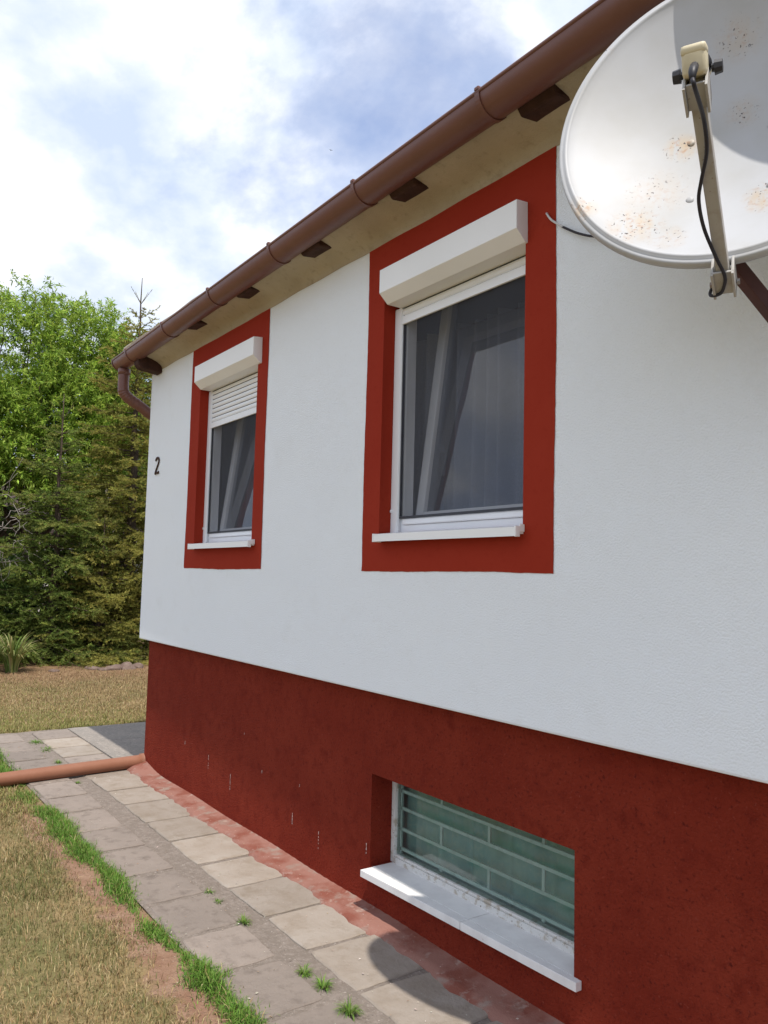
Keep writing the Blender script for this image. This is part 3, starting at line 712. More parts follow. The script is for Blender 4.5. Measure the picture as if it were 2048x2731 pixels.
# feed holder and feed
bm = bmesh.new(); addbox(bm, -.023, -.018, -.02, .035, L-.05, L+.012, .001, AM); addbox(bm, .018, .023, -.02, .035, L-.05, L+.012, .001, AM); addbox(bm, -.0175, .0175, .018, .023, L-.045, L+.01, .001, AM)
frombm('arm_fork', bm, 'dish_grey', arm)
FC = Vector((0, -.362, .490))
look = (Vector((0, .02, -.06))-FC).normalized()   # feed looks back at the bowl
fx = Vector((1, 0, 0)); fy = look.cross(fx)*-1
FM = Matrix(((fx.x, fy.x, look.x, FC.x), (fx.y, fy.y, look.y, FC.y), (fx.z, fy.z, look.z, FC.z), (0, 0, 0, 1))) @ Matrix.Scale(.77, 4)
def lathe(name, prof, M_, mt, parent, seg=24):
    v = []; f = []
    for r_, z in prof:
        for k in range(seg): v.append(M_ @ Vector((r_*math.cos(2*math.pi*k/seg), r_*math.sin(2*math.pi*k/seg), z)))
    for i in range(len(prof)-1):
        for k in range(seg): l = (k+1) % seg; f.append((i*seg+k, i*seg+l, (i+1)*seg+l, (i+1)*seg+k))
    return pyd(name, v, f, mt, parent, True)
# LNB body: rounded wedge box behind the horn
bm = bmesh.new()
addbox(bm, -.029, .029, -.038, .034, -.052, .012, .010, FM)
lnb = frombm('feed_unit', bm, 'lnb_cream', dish, True)
lathe('horn', [(.0, .012), (.020, .0121), (.020, .04), (.029, .05), (.030, .082), (.027, .092), (0, .094)], FM, 'lnb_cream', lnb)
bm = bmesh.new(); addbox(bm, -.0305, .0305, .010, .0365, -.0535, .004, .010, FM); frombm('lid', bm, 'lnb_cream', lnb, True)
lathe('clamp_ring', [(.021, .018), (.034, .0182), (.034, .042), (.021, .0422)], FM, 'black_plastic', lnb)
for s in (-1, 1):
    bm = bmesh.new(); addtube(bm, [FM @ Vector((s*.034, -.016, .022)), FM @ Vector((s*.040, -.016, .022)), FM @ Vector((s*.041, -.016, .022)), FM @ Vector((s*.060, -.016, .022))], [.008, .008, .0145, .0125], 9)
    frombm('knob', bm, 'black_plastic', lnb, False)
bm = bmesh.new(); addbox(bm, -.024, .024, -.066, -.036, .0, .03, .005, FM); frombm('cradle', bm, 'black_plastic', lnb)
cpt = FM @ Vector((.003, -.016, -.053)); 
outd = (FM.to_3x3() @ Vector((0, -.35, -1))).normalized()
tube('connector', [cpt-outd*.006, cpt+outd*.016], .0065, 'zinc', lnb, 8)
tube('boot', [cpt+outd*.012, cpt+outd*.035+Vector((0, -.006, 0)), cpt+outd*.046+Vector((0, -.02, -.003))], [.0085, .0085, .006], 'black_plastic', lnb, 10)
q0 = cpt+outd*.044+Vector((0, -.018, -.003))
al = lambda s, dx, dy: AM @ Vector((dx, dy, L*s))
cab = spline([q0, q0+Vector((.004, -.020, -.004)), al(.88, .008, .030), al(.74, .004, .024), al(.62, -.014, .023), al(.52, -.026, .022), al(.38, -.024, .022), al(.22, -.008, .024), al(.12, .006, .031), al(.05, .0, .030), al(.01, -.012, .028), AM @ Vector((-.034, .02, .0)), Vector((-.03, -.47, -.09)), Vector((-.02, -.38, -.12))], 8)
tube('feed_cable', cab, .0041, 'cable_black', dish, 8)
# bracket behind the dish, and arms to the wall
IM = DM.inverted()
bm = bmesh.new(); addbox(bm, -.06, .06, -.13, .13, -.165, -.119, .006); frombm('back_plate', bm, 'dish_grey', dish)
bm = bmesh.new(); mastx = 5.53
addtube(bm, [IM @ Vector((mastx, -.175, 2.42)), IM @ Vector((mastx, -.175, 3.0))], .024, 14); frombm('mast', bm, 'brown_steel', dish, True)
def wbar(name, A, B, w_=.02):
    A = Vector(A); B = Vector(B); t = (B-A).normalized(); s = t.cross(Vector((0, 0, 1))).normalized(); u = s.cross(t)
    mm = Matrix(((s.x, u.x, t.x, A.x), (s.y, u.y, t.y, A.y), (s.z, u.z, t.z, A.z), (0, 0, 0, 1)))
    return box(name, -w_, w_, -w_, w_, 0, (B-A).length, 'brown_steel', dish, .002, IM @ mm)
wbar('bracket_arm', (5.455, -.305, 2.412), (5.62, -.012, 2.02), .0175)
wbar('bracket_arm', (mastx, -.17, 2.86), (5.62, -.006, 2.86), .0175)
for q in ((5.56, 5.68, 1.94, 2.09), (5.56, 5.68, 2.79, 2.93)): box('wall_plate', q[0], q[1], -.010, -.001, q[2], q[3], 'brown_steel', dish, .002, IM)

# loose wire from wall to the dish
bm = bmesh.new(); pts = spline([(4.505, .002, 2.990), (4.515, -.012, 2.982), (4.545, -.016, 2.945), (4.60, -.012, 2.900)], 7); addtube(bm, pts, .0042, 8)
wire = frombm('cable', bm, 'cable_white', None, True); tag(wire, 'thin cable leaving the red surround towards the satellite dish', 'cable')
tube('black_sheath', spline([(4.595, -.012, 2.903), (4.68, -.016, 2.846), (4.78, -.022, 2.80), (4.92, -.03, 2.775), (5.15, -.03, 2.77), (5.40, -.02, 2.76)], 7), .0044, 'cable_black', wire, 8)

# ------------------------------------------------------------------ drain pipe on the ground
dr = tube('drain_pipe', [(.045, .10, .052), (.05, .0, .050), (.075, -.4, .048), (.105, -.8, .046), (.135, -1.2, .044), (.18, -1.9, .040)], .049, 'drain_pvc', None, 24)
tag(dr, 'reddish brown drain pipe lying across the slab path at the house corner', 'drain pipe')
tube('pipe_socket', [(.043, .115, .053), (.0455, .045, .0525)], .0555, 'drain_pvc', dr, 24)

# ------------------------------------------------------------------ vegetation helpers
def setcol(me, cols):
    a = me.attributes.new('col', 'FLOAT_COLOR', 'POINT'); c = np.ones((len(me.vertices), 4), np.float32); c[:, :3] = cols; a.data.foreach_set('color', c.ravel())
def tris_mesh(name, V, F, cols, mt, parent=None):
    """V (n,3); F list of index arrays (m,k)"""
    me = bpy.data.meshes.new(name); me.vertices.add(len(V)); me.vertices.foreach_set('co', np.asarray(V, np.float32).ravel())
    lt = np.concatenate([np.full(len(f), f.shape[1]) for f in F]); li = np.concatenate([f.ravel() for f in F])
    me.loops.add(len(li)); me.loops.foreach_set('vertex_index', li.astype(np.int32))
    me.polygons.add(len(lt)); ls = np.concatenate([[0], np.cumsum(lt)[:-1]])
    me.polygons.foreach_set('loop_start', ls.astype(np.int32)); me.polygons.foreach_set('loop_total', lt.astype(np.int32))
    me.update(calc_edges=True); setcol(me, cols)
    return link(name, me, mt, parent)
def unit(a): return a/np.maximum(np.linalg.norm(a, axis=-1, keepdims=True), 1e-9)
def blades(pos, length, width, lean, cols, heading=None):
    """curved two-segment blades; returns V,F,cols"""
    n = len(pos); hd = rng.uniform(0, 2*np.pi, n) if heading is None else heading
    d = np.stack([np.cos(hd), np.sin(hd), np.zeros(n)], -1); s = np.stack([-np.sin(hd), np.cos(hd), np.zeros(n)], -1)
    ln = lean[:, None]; Lh = length[:, None]; W_ = width[:, None]
    up = np.array([0, 0, 1.0])
    mid = pos+d*Lh*.5*np.sin(ln*.6)+up*Lh*.5*np.cos(ln*.6)
    tip = mid+d*Lh*.5*np.sin(ln*1.5)+up*Lh*.5*np.cos(ln*1.5)
    V = np.stack([pos-s*W_*.5, pos+s*W_*.5, mid+s*W_*.42, mid-s*W_*.42, tip], 1).reshape(-1, 3)
    b = np.arange(n)*5
    F = [np.stack([b, b+1, b+2, b+3], -1), np.stack([b+3, b+2, b+4], -1)]
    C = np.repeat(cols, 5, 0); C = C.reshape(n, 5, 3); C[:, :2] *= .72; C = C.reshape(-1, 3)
    return V, F, C
def vnoise(x, y, s, seed):
    r = np.random.default_rng(seed); o = r.uniform(0, 6.28, (6, 2)); k = r.normal(0, 1, (6, 2)); z = 0
    for i in range(6): z = z+np.sin((k[i, 0]*x+k[i, 1]*y)*s+o[i, 0])
    return z/3.0
def pick(cols, n, jit=.12):
    c = np.array(cols)[rng.integers(0, len(cols), n)]; return np.clip(c*(1+rng.normal(0, jit, (n, 1)))*(1+rng.normal(0, jit*.35, (n, 3))), .005, .9)

STRAW = [(.42, .315, .155), (.36, .255, .12), (.50, .39, .22), (.28, .19, .085), (.21, .155, .065)]
DULL = [(.15, .155, .05), (.17, .17, .06), (.12, .135, .045), (.20, .19, .075)]
GREEN = [(.115, .225, .030), (.145, .265, .040), (.09, .185, .028), (.17, .28, .055)]

# near lawn
n = 120000
px = rng.uniform(-.6, 4.9, n); py = rng.uniform(-2.6, -.84, n)
edge = -.955-.07*vnoise(px, py, 3.0, 1)-.05*vnoise(px, py, 9, 2)
dens = np.clip((edge-py)/.12, 0, 1)
keep = rng.random(n) < np.clip(dens, 0.03, 1)*np.clip(.75+.5*vnoise(px, py, 6, 8), .5, 1); px, py = px[keep], py[keep]; n = len(px)
gmix = vnoise(px, py, 2.1, 3)*.5+vnoise(px, py, 7, 4)*.35
col = np.where((rng.random(n) < np.clip(.30+.45*gmix, .06, .85))[:, None], pick(DULL, n), pick(STRAW, n))
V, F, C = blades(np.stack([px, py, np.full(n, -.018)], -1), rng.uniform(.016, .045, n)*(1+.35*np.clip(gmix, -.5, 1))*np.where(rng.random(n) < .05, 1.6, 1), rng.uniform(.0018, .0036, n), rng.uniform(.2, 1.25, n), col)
o = tris_mesh('lawn_grass', V, F, C, 'grass'); tag(o, 'dry yellow brown lawn beside the slab path', 'grass', kind='stuff')
# far lawn
n = 110000
px = -1.95-5.2*rng.random(n)**1.25; py = rng.uniform(-1.7, 3.6, n)
m_ = (py < -.83) | (px < -1.9); px, py = px[m_], py[m_]
# strip at the left of the path
px2 = rng.uniform(-1.95, .9, 14000); py2 = rng.uniform(-2.0, -.86, 14000); px = np.concatenate([px, px2]); py = np.concatenate([py, py2]); n = len(px)
fr = np.clip((-px-2.0)/5.0, 0, 1); gm = 1-fr*1.7+.45*vnoise(px, py, 1.6, 5)
bare = np.clip((fr-.62)/.3, 0, 1); keep = rng.random(n) > bare*.75
px, py, fr, gm = px[keep], py[keep], fr[keep], gm[keep]; n = len(px)
BRN = [(.30, .205, .11), (.26, .175, .09), (.37, .27, .155), (.21, .135, .068)]
YG = [(.21, .22, .065), (.25, .25, .08), (.18, .20, .05), (.30, .27, .10)]
col = np.where((rng.random(n) < np.clip(gm*.8, .03, .9))[:, None], pick(YG, n), np.where((rng.random(n) < fr*1.1)[:, None], pick(BRN, n), pick(STRAW, n)))
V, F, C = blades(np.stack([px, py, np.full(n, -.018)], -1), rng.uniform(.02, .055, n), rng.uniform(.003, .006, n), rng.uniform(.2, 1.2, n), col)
o = tris_mesh('lawn_grass', V, F, C, 'grass'); tag(o, 'parched lawn beyond the path, brown towards the trees', 'grass', kind='stuff')
# green fringe along the slabs
n = 30000
px = rng.uniform(.12, 4.6, n); cen = -.855+.025*vnoise(px, px*0, 6, 12); cl = vnoise(px, px*0+1, 7.5, 13)
py = cen+rng.normal(0, .024, n)*(1+.4*cl)*(1+.8*(rng.random(n)<.25))-.04*np.exp(-((px-.5)/.35)**2)*rng.random(n)*3
keep = rng.random(n) < np.clip(.60+.42*cl+.25*vnoise(px, py, 22, 77), .10, 1); px, py = px[keep], py[keep]; n = len(px)
dist = np.abs(py-(-.855)); Lb = rng.uniform(.018, .060, n)*np.clip(1.2-dist*5, .4, 1.2)*np.clip(1+.4*cl[keep], .5, 1.4)
col = pick(GREEN, n, .16); dry = rng.random(n) < .10; col[dry] = pick(STRAW, dry.sum())
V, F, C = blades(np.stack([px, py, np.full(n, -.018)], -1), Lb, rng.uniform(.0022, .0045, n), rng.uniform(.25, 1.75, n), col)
o = tris_mesh('green_grass', V, F, C, 'grass'); tag(o, 'bright green grass fringe growing along the path edge', 'grass', kind='stuff')
# grass beside the path beyond the pipe
n = 9000
px = rng.uniform(-2.0, .1, n); py = -.86+rng.normal(0, .055, n)+.03*vnoise(px, px*0, 5, 19)-.05
keep = rng.random(n) < np.clip(.55+.9*vnoise(px, px*0+3, 3, 21), .05, 1); px, py = px[keep], py[keep]; n = len(px)
V, F, C = blades(np.stack([px, py, np.full(n, -.018)], -1), rng.uniform(.03, .08, n), rng.uniform(.003, .005, n), rng.uniform(.15, 1.1, n), pick(GREEN, n, .16))
o = tris_mesh('green_grass', V, F, C, 'grass'); tag(o, 'green grass along the path beyond the drain pipe', 'grass', kind='stuff')
# weeds in the joints
WEEDS = [(2.72, -.49, 60, .045, 'small weed in path joint, farthest of the seam weeds'), (2.86, -.50, 50, .04, 'tiny weed close behind the first seam weed'), (3.14, -.50, 110, .07, 'spiky weed in path seam level with the basement sill corner'),
         (3.70, -.50, 110, .07, 'weed in path seam beside the dish shadow'), (3.83, -.49, 130, .075, 'wider weed in path seam next to the dish shadow'), (4.04, -.505, 170, .09, 'largest bright weed in path seam at the picture bottom'),
         (-1.35, -.45, 220, .06, 'grass tuft between slabs at the far path end'), (-1.0, -.44, 150, .05, 'grass tuft between slabs midway beyond the drain pipe'), (-.45, -.47, 130, .06, 'grass tuft between slabs just behind the drain pipe'), (.28, -.50, 70, .04, 'low weed right in front of the drain pipe')]
for (x, y, k, L_, lab) in WEEDS:
    k = int(k*.6); L_ *= .9
    hd = rng.uniform(0, 2*np.pi, k); rr_ = rng.random(k)*.022*(1.6 if k > 140 else 1)
    if x < -.9: rr_ = rng.random(k)*.10
    pos = np.stack([x+rr_*np.cos(hd), y+rr_*np.sin(hd)*.6, np.full(k, -.010)], -1)
    V, F, C = blades(pos, rng.uniform(.5, 1.0, k)*L_, rng.uniform(.002, .0045, k), rng.uniform(.7, 1.75, k), pick(GREEN+[(.16, .20, .06)], k, .15), hd)
    o = tris_mesh('weed', V, F, C, 'grass'); tag(o, lab, 'weed', 'weeds in the path joints')
# litter of chips and dry leaves
n = 900
px = rng.uniform(-1.5, 4.6, n); py = rng.uniform(-1.12, .0, n); sz = rng.uniform(.0012, .0042, n)
big = rng.random(n) < .10; sz[big] *= 1.9; zz = np.where(py < -.82, -.016, np.where(py > -.08, .024, .002))
a = rng.uniform(0, 6.28, n); asp = rng.uniform(.3, .9, n)
e1 = np.stack([np.cos(a), np.sin(a), rng.normal(0, .15, n)], -1)*sz[:, None]; e2 = np.stack([-np.sin(a), np.cos(a), rng.normal(0, .15, n)], -1)*(sz*asp)[:, None]
pc = np.stack([px, py, zz+.002], -1); tp = pc+np.array([0, 0, 1.0])*(sz*.4)[:, None]
V = np.stack([pc-e1, pc-e2, pc+e1, pc+e2, tp], 1).reshape(-1, 3); b = np.arange(n)*5
F = [np.concatenate([np.stack([b, b+1, b+4], -1), np.stack([b+1, b+2, b+4], -1), np.stack([b+2, b+3, b+4], -1), np.stack([b+3, b, b+4], -1)])]
C = np.repeat(pick([(.42, .36, .30), (.36, .27, .18), (.48, .43, .37), (.24, .16, .10), (.32, .28, .24)], n, .15), 5, 0)
o = tris_mesh('grit', V, F, C, 'litter'); tag(o, 'pale chips and dry bits scattered on path and soil', 'litter', kind='stuff')

# ------------------------------------------------------------------ border stones and daylily
ST = [(-6.80, .96, .07, 'low grey stone farthest left in the border row under the spruces'), (-6.90, 1.58, .10, 'reddish flat stone second from the left in the border row'), (-6.66, 1.66, .07, 'small low stone set forward in the border row'),
      (-6.72, 1.83, .12, 'broad reddish stone in the middle of the border row'), (-6.74, 2.07, .13, 'tallest rounded stone near the house end of the border row'), (-6.80, 2.26, .10, 'grey stone nearest the house corner in the border row')]
for k, (x, y, s, lab) in enumerate(ST):
    r = np.random.default_rng(k+40); bm = bmesh.new(); bmesh.ops.create_icosphere(bm, subdivisions=3, radius=1)
    o_ = r.uniform(0, 6, 3)
    for q in bm.verts:
        d_ = 1+.16*math.sin(q.co.x*2.7+o_[0])+.14*math.sin(q.co.y*3.1+o_[1])+.10*math.sin(q.co.z*4+o_[2])+.05*math.sin(q.co.x*9+q.co.y*7)
        q.co = Vector((q.co.x*s*1.1*d_, q.co.y*s*1.15*d_, q.co.z*s*.7*d_))
    o = frombm('border_stone', bm, 'stone', None, True); o.location = (x, y, -.03+s*.12); o.rotation_euler = (0, 0, r.uniform(0, 6)); tag(o, lab, 'stone', 'stones edging the bed under the spruces')
def strap_plant(x, y, k, L0, lab):
    hd = rng.uniform(0, 2*np.pi, k); Ls = rng.uniform(.6, 1, k)*L0; V = []; F = []; C = []
    cc = pick([(.17, .24, .06), (.25, .28, .09), (.12, .18, .04), (.36, .33, .15)], k, .12); idx = 0; fl = []
    for i in range(k):
        d = np.array([math.cos(hd[i]), math.sin(hd[i]), 0]); s = np.array([-d[1], d[0], 0]); m = 7; out = rng.uniform(.45, .95); base = np.array([x, y, -.03])+d*rng.uniform(0, .09)
        for j in range(m):
            t = j/(m-1); p = base+d*Ls[i]*out*t**1.5*.8+np.array([0, 0, 1])*Ls[i]*(1.15*t-.75*out*t**2.6); wd = .011*(1-t**2)*.9+.0015
            V += [p-s*wd, p+s*wd]; C += [cc[i], cc[i]]
        for j in range(m-1): fl.append((idx+2*j, idx+2*j+1, idx+2*j+3, idx+2*j+2))
        idx += 2*m
    o = tris_mesh('strap_leaf_plant', np.array(V), [np.array(fl)], np.array(C), 'grass'); tag(o, lab, 'plant', 'strap leaved plants in the bed')
strap_plant(-6.95, .36, 220, .85, 'arching strap leaved plant at the lawn edge under the trees')
strap_plant(-7.05, -.02, 200, .85, 'second strap leaved clump at the left picture edge')

# ------------------------------------------------------------------ trees
def limb(bm, a, b, r0, r1, wob=.06, k=6, seg=7):
    a = np.array(a, float); b = np.array(b, float); pts = []; L_ = np.linalg.norm(b-a)
    off = rng.normal(0, wob*L_, (k+1, 3)); off[0] = 0; off[-1] = 0
    for i in range(k+1): pts.append(a+(b-a)*i/k+off[i]*.6)
    addtube(bm, pts, [r0+(r1-r0)*i/k for i in range(k+1)], seg)
    return pts
def leafy(shoots, nper, L_, Wd, pal, droop=.5, jit=.15):
    """shoots: (p,dir) arrays; leaves along each shoot, returns V,F,C"""
    P0, D = shoots; n = len(P0)
    t = rng.random((n, nper)); sl = rng.uniform(.22, .48, (n, 1))
    base = P0[:, None]+D[:, None]*(t*sl)[..., None]; base[..., 2] -= (t*sl)**2*.6
    base = base.reshape(-1, 3); m = len(base); Dr = np.repeat(D, nper, 0)
    ld = unit(rng.normal(0, 1, (m, 3))+Dr*.9-np.array([0, 0, droop])); sd = unit(np.cross(ld, rng.normal(0, .75, (m, 3))+np.array([.35, 0, .9])))
    ll = (L_*rng.uniform(.6, 1.15, m))[:, None]; ww = (Wd*rng.uniform(.7, 1.2, m))[:, None]
    nn = np.cross(ld, sd)
    mid = base+ld*ll*.45+nn*ll*.05; tip = base+ld*ll-np.array([0, 0, 1])*ll*.12
    V = np.stack([base, mid+sd*ww*.5, tip, mid-sd*ww*.5], 1).reshape(-1, 3); b = np.arange(m)*4
    shade = np.repeat(rng.normal(1, .12, n), nper)[:, None]
    C = np.repeat(np.clip(pick(pal, m, jit)*shade, .01, .8), 4, 0)
    return V, [np.stack([b, b+1, b+2, b+3], -1)], C
def crown_points(lobes, n, inner=.35):
    out = []; dirs = []
    vol = np.array([l[3]*l[4]*l[5] for l in lobes])**.75; pick_ = rng.choice(len(lobes), n, p=vol/vol.sum())
    for i in range(n):
        cx, cy, cz, rx, ry, rz = lobes[pick_[i]]; d = rng.normal(0, 1, 3); d /= np.linalg.norm(d)
        r = (inner+(1-inner)*rng.random())**.6*(1+.16*math.sin(d[0]*5+cx*3)+.13*math.sin(d[1]*6+cy*5)+.12*math.sin(d[2]*7+cz))
        out.append((cx+d[0]*rx*r, cy+d[1]*ry*r, cz+d[2]*rz*r)); dirs.append(d)
    return np.array(out), np.array(dirs)
def broadleaf(name, root, lobes, nsh, nper, L_, Wd, pal, lab, trunk_r, cat='tree', group=None, inner=.35, droop=.5):
    t = empty(name, root, lab, cat, group); rx, ry, rz = root
    bm = bmesh.new(); top = np.mean([l[:3] for l in lobes], 0)-np.array(root); 
    fork = np.array([top[0]*.3, top[1]*.3, max(.4, top[2]*.42)])
    limb(bm, (0, 0, -.1), fork, trunk_r, trunk_r*.7, .03)
    for l in lobes:
        c_ = np.array(l[:3])-np.array(root); p = limb(bm, fork, c_, trunk_r*.55, trunk_r*.18, .07)
        for q in range(5):
            d = rng.normal(0, 1, 3); d /= np.linalg.norm(d); limb(bm, p[rng.integers(2, len(p))], c_+d*np.array(l[3:])*.85, trunk_r*.16, .008, .08, 5, 5)
    frombm('trunk', bm, 'bark', t, True)
    P0, D = crown_points(lobes, nsh, inner); P0 = P0-np.array(root); D = unit(D*.8+rng.normal(0, .5, D.shape)+np.array([0, 0, .35]))
    V, F, C = leafy((P0, D), nper, L_, Wd, pal, droop); tris_mesh('crown', V, F, C, 'leaf', t)
    return t
BR = [(0.265, 0.38, 0.048), (0.31, 0.437, 0.064), (0.213, 0.322, 0.044), (0.368, 0.483, 0.092), (0.149, 0.241, 0.037)]
DK = [(.055, .10, .028), (.07, .125, .032), (.045, .08, .024), (.09, .15, .04)]
broadleaf('broadleaf_tree', (-12.0, 1.4, 0), [(-11.6, 1.1, 6.0, 1.2, 1.05, 1.7), (-11.4, 2.3, 6.0, 1.1, 1.05, 1.65), (-11.6, -.2, 5.05, 1.1, .95, 1.35), (-11.0, 1.5, 4.4, 1.3, 1.7, 1.5), (-11.2, 3.2, 5.4, 1.0, .95, 1.6), (-10.9, .2, 4.2, 1.0, 1.0, 1.2), (-11.9, 3.0, 6.1, .8, .8, 1.1), (-10.8, 2.6, 3.6, 1.0, 1.1, 1.4), (-10.9, -.6, 3.4, .9, 1.0, 1.2)],
          6200, 24, .125, .029, BR, 'bright green broadleaf tree with long narrow leaves behind the spruces', .16)
broadleaf('broadleaf_tree', (-14.5, 4.2, 0), [(-14.2, 3.6, 5.0, 1.6, 1.7, 2.0), (-14.0, 5.2, 4.6, 1.6, 1.5, 1.8), (-14.0, 1.8, 3.6, 1.5, 1.5, 1.7), (-14.3, .0, 3.8, 1.5, 1.4, 1.8)],
          1500, 24, .14, .04, DK, 'darker broadleaf tree filling the gaps behind the bright one', .2)
for k, (x, y, h, lab) in enumerate([(-10.4, .25, 1.5, 'dark shrub at the left under the bright tree'), (-10.6, 1.5, 1.7, 'dark shrub in the middle behind the spruces'), (-10.2, 2.7, 1.6, 'dark shrub behind the spruce next to the house')]):
    broadleaf('shrub', (x, y, 0), [(x, y, h*.6, .75, .8, h*.55), (x+.1, y+.4, h*.75, .6, .6, h*.5)], 520, 20, .11, .04, DK, lab, .05, 'shrub', 'shrubs behind the spruces', .25)
# tree across the garden that the window panes mirror
broadleaf('broadleaf_tree', (-10.5, -8.6, 0), [(-10.5, -8.6, 5.1, .95, .95, 2.0), (-9.8, -9.1, 4.0, .9, .9, 1.4), (-9.1, -9.6, 3.3, .8, .8, 1.1)], 1000, 22, .15, .06, DK, 'dark tree across the garden mirrored in the near window pane', .12)

def spruce(root, H, Rb, lab, pal, seed, dz=.24, start=.25, dens=1.0, leader=.55, tipcol=None, sparse=0.0, view=None):
    global rng
    keep_rng = rng; rng = np.random.default_rng(seed)
    t = empty('spruce', root, lab, 'spruce tree', 'spruces beside the house'); bm = bmesh.new()
    limb(bm, (0, 0, -.1), (rng.normal(0, .03), rng.normal(0, .03), H*.55), .022*H**.9, .011*H**.8, .006, 6, 8); 
    A = []; B = []; TW = []
    def seg(a, b, w=1.0): A.append(a); B.append(b); TW.append(w)
    z = start
    limb(bm, (0, 0, H*.5), (0, 0, H), .012*H**.8, .006, .003, 8, 7)
    while z < H-leader*1.15:
        f = (H-z)/H; Lb = Rb*(f**.8)*(1 if f > .12 else .8)+.06; nb = rng.integers(5, 8) if z < H-leader*1.3 else rng.integers(4, 6)
        a0 = rng.uniform(0, 6.28)
        for k in range(nb):
            ang = a0+k*2*math.pi/nb+rng.normal(0, .18); L_ = Lb*rng.uniform(.55, 1.18); z_ = z+rng.normal(0, dz*.5) if z < H-leader*2 else z
            rise = (.75 if f < .13 else .28 if f < .35 else .02-.12*(f > .7)); m = max(4, int(L_/.12))
            pts = []
            for j in range(m+1):
                s = j/m; zz = z_+L_*(rise*s-.34*f*s*s*1.2+.22*s**3*f*1.6)
                pts.append(np.array([math.cos(ang+.1*math.sin(s*3+k))*L_*s, math.sin(ang+.1*math.sin(s*3+k))*L_*s, zz]))
            addtube(bm, pts, [.012*(1-.8*j/m)*min(1, L_)+.002 for j in range(m+1)], 4, False)
            for j in range(m):
                s = (j+.5)/m
                if s > .22: seg(pts[j], pts[j+1], 1.0)
                if s < .14+sparse*.3: continue
                d = unit(pts[j+1]-pts[j]); side = np.cross(d, [0, 0, 1]); side = side/np.linalg.norm(side)
                for sg in (-1, 1):
                    for rep in range(1+(rng.random() < .45*dens)):
                        if rng.random() < .10+sparse*.3: continue
                        tl = L_*(.42*(1-s)+.13)*rng.uniform(.6, 1.1); tl = min(tl, .42); q0 = pts[j]+(pts[j+1]-pts[j])*rng.random()
                        td = unit(side*sg*rng.uniform(.7, 1.0)+d*rng.uniform(.5, .9)+np.array([0, 0, rng.uniform(-.62, .42)]))
                        q1 = q0+td*tl*.5; q2 = q1+unit(td+np.array([0, 0, rng.uniform(-.30, .15)]))*tl*.5
                        seg(q0, q1, .9); seg(q1, q2, .9)
                        for u in range(int(tl/.10)):
                            b0 = q0+td*tl*rng.uniform(.15, .85); tt = unit(td*.8+np.cross(td, [0, 0, 1])*rng.choice([-1, 1])*.7+np.array([0, 0, rng.uniform(-.6, .5)]))
                            seg(b0, b0+tt*min(.11, tl*.42)*rng.uniform(.6, 1.1), .85)
        z += dz*rng.uniform(.75, 1.25)*(1.0 if f > .25 else 1.15)
    # leader with a top whorl of shoots
    for k in range(10): seg(np.array([0, 0, H-leader+leader*k/10]), np.array([0, 0, H-leader+leader*(k+1)/10]), .40)
    for k in range(5):
        a = k*1.2566+seed; d = np.array([math.cos(a)*.55, math.sin(a)*.55, .8]); p = np.array([0, 0, H-leader*.85]); q = p+d*.38; seg(p, p+d*.19, .45); seg(p+d*.19, q, .4); addtube(bm, [p, q], [.006, .002], 4, False)
    frombm('trunk', bm, 'bark', t, True)
    A = np.array(A); B = np.array(B); TW = np.array(TW); S = len(A); nn = 22; print('spruce segs', S)
    ln = np.linalg.norm(B-A, axis=1); cnt = np.maximum(6, (ln/.13*nn)).astype(int); idx = np.repeat(np.arange(S), cnt); m = len(idx)
    u = rng.random(m); d = unit(B-A)[idx]; base = A[idx]+(B-A)[idx]*u[:, None]
    rv = rng.normal(0, 1, (m, 3)); perp = unit(rv-d*(rv*d).sum(1)[:, None]); nd = unit(perp*.80+d*.80+np.array([0, 0, .18]))
    Ln = (.040*TW[idx]*rng.uniform(.7, 1.2, m))[:, None]; sd = unit(np.cross(nd, rng.normal(0, 1, (m, 3))))*.0066
    V = np.stack([base-sd, base+sd, base+nd*Ln], 1).reshape(-1, 3); b = np.arange(m)*3
    shade = rng.normal(1, .22, S)[idx][:, None]; C = pick(pal, S, .14)[idx]*shade
    rad = np.linalg.norm(base[:, :2], axis=1); lim = Rb*np.clip((H-base[:, 2])/H, .02, 1)**.8
    if tipcol is not None:
        g = np.clip((rad/np.maximum(lim, .05)-.72)/.3, 0, 1)[:, None]*.75*(rng.random(S)[idx][:, None] < .75); C = C*(1-g)+np.array(tipcol)*g
    tris_mesh('crown', V, [np.stack([b, b+1, b+2], -1)], np.repeat(np.clip(C, .008, .8), 3, 0), 'needle', t)
    rng = keep_rng
    return t
OL = [(0.283, 0.277, 0.065), (0.236, 0.242, 0.059), (0.33, 0.307, 0.078), (0.183, 0.195, 0.05)]
GN = [(0.177, 0.236, 0.053), (0.142, 0.195, 0.047), (0.224, 0.271, 0.065), (0.118, 0.165, 0.04)]
spruce((-8.7, 2.62, -.03), 7.35, 1.75, 'tallest spruce with bare leader rising beside the house corner', OL, 11, .17, .35, 1.6, .62, (.36, .335, .09))
spruce((-8.3, 1.20, -.03), 4.75, 1.5, 'medium spruce with pointed leader in front of the bright tree', GN, 12, .15, .2, 1.6, .55, (.26, .26, .075))
sp3 = spruce((-8.6, -.02, -.03), 3.55, 1.35, 'shorter dark spruce with dead grey twigs at the left edge', GN, 13, .16, .35, 1.4, .40, (.20, .25, .07), .08)
spruce((-8.0, 1.95, -.03), 2.6, 1.1, 'low young spruce between the taller spruces', OL, 14, .14, .12, 1.6, .3, (.34, .315, .085))
bm = bmesh.new()
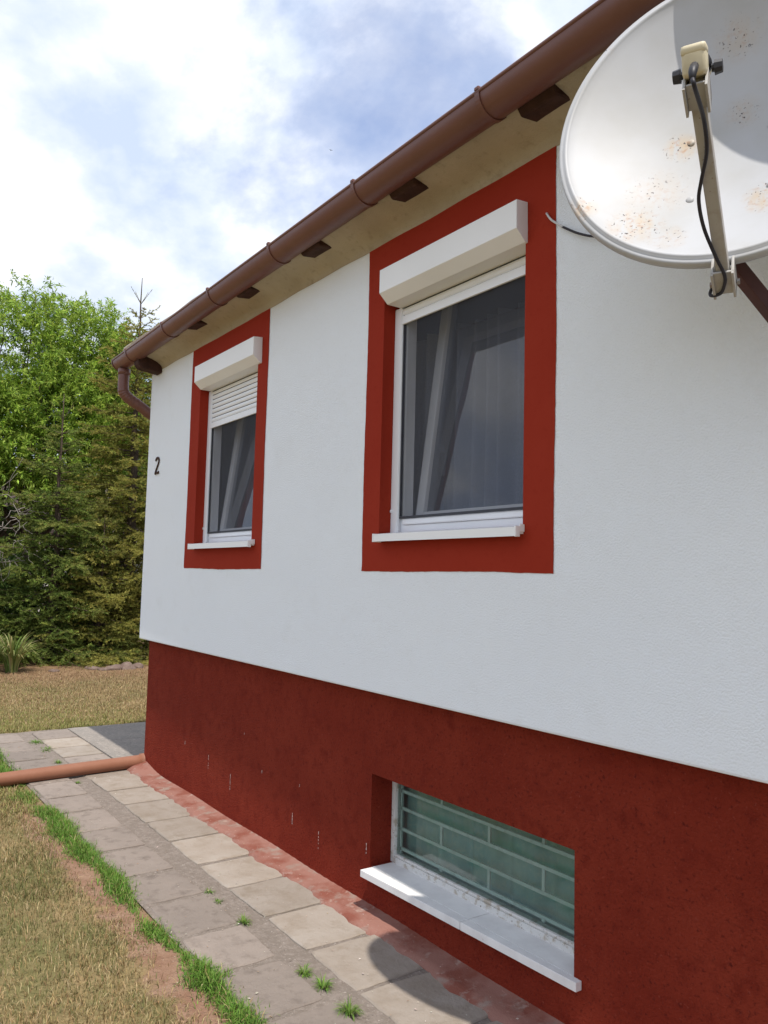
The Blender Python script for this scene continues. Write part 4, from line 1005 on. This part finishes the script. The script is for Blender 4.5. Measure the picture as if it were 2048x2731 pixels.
for k in range(46):
    a = rng.uniform(-1.2, 1.1); z = rng.uniform(1.7, 2.9); L_ = rng.uniform(.3, .8); y0 = rng.uniform(-.1, .75)
    p = np.array([.35, y0, z]); d = unit(np.array([rng.uniform(.4, 1), rng.normal(0, .7), rng.normal(-.1, .4)])); pts = [p]
    for j in range(5): d = unit(d+rng.normal(0, .35, 3)); pts.append(pts[-1]+d*L_/5)
    addtube(bm, pts, [.007, .006, .005, .004, .003, .002], 4, False)
frombm('dead_twigs', bm, 'dead_wood', sp3, True)

# neighbour's house glimpsed through the trees
nb = empty('neighbour_house', (-20, 5, 0), 'pale neighbouring house glimpsed between the trees', 'house')
nb.location = (0, 0, 0)
bm = bmesh.new(); addbox(bm, -26, -20, .5, 12, -.05, 2.75, .02); nwall = frombm('wall', bm, 'render_far', nb)
bm = bmesh.new()
for a in ((-19.5, 2.70),): 
    vs_ = [bm.verts.new(p) for p in ((-19.5, 0, 2.70), (-19.5, 12.5, 2.70), (-23, 12.5, 5.0), (-23, 0, 5.0), (-26.5, 0, 2.7), (-26.5, 12.5, 2.7), (-19.5, 0, 2.80), (-19.5, 12.5, 2.80))]
    bm.faces.new((vs_[6], vs_[7], vs_[2], vs_[3])); bm.faces.new((vs_[3], vs_[2], vs_[5], vs_[4])); bm.faces.new((vs_[0], vs_[1], vs_[7], vs_[6])); bm.faces.new((vs_[0], vs_[6], vs_[3], vs_[4])); bm.faces.new((vs_[1], vs_[7], vs_[2], vs_[5])); bm.faces.new((vs_[0], vs_[1], vs_[5], vs_[4]))
frombm('roof', bm, 'far_roof', nb)
for y in (2.2, 5.0, 8.0): box('window', -19.985, -19.95, y, y+1.1, .95, 2.2, 'gasket', nb, .01)

# bird
bm = bmesh.new()
bd = empty('bird', (-38.70, 24.47, 30.52), 'tiny dark bird high in the cloudy sky', 'bird')
bd.scale = (.55, .55, .55)
addtube(bm, [(-.12, 0, 0), (-.06, 0, .01), (.04, 0, 0), (.16, 0, -.01)], [.01, .04, .035, .008], 8); frombm('body', bm, 'bird', bd, True)
for s in (-1, 1): pyd('wing', [(-.05, 0, .01), (.05, 0, .01), (.03, s*.16, .07), (-.03, s*.15, .07), (-.04, s*.3, .03)], [(0, 1, 2, 3), (3, 2, 4)], 'bird', bd)
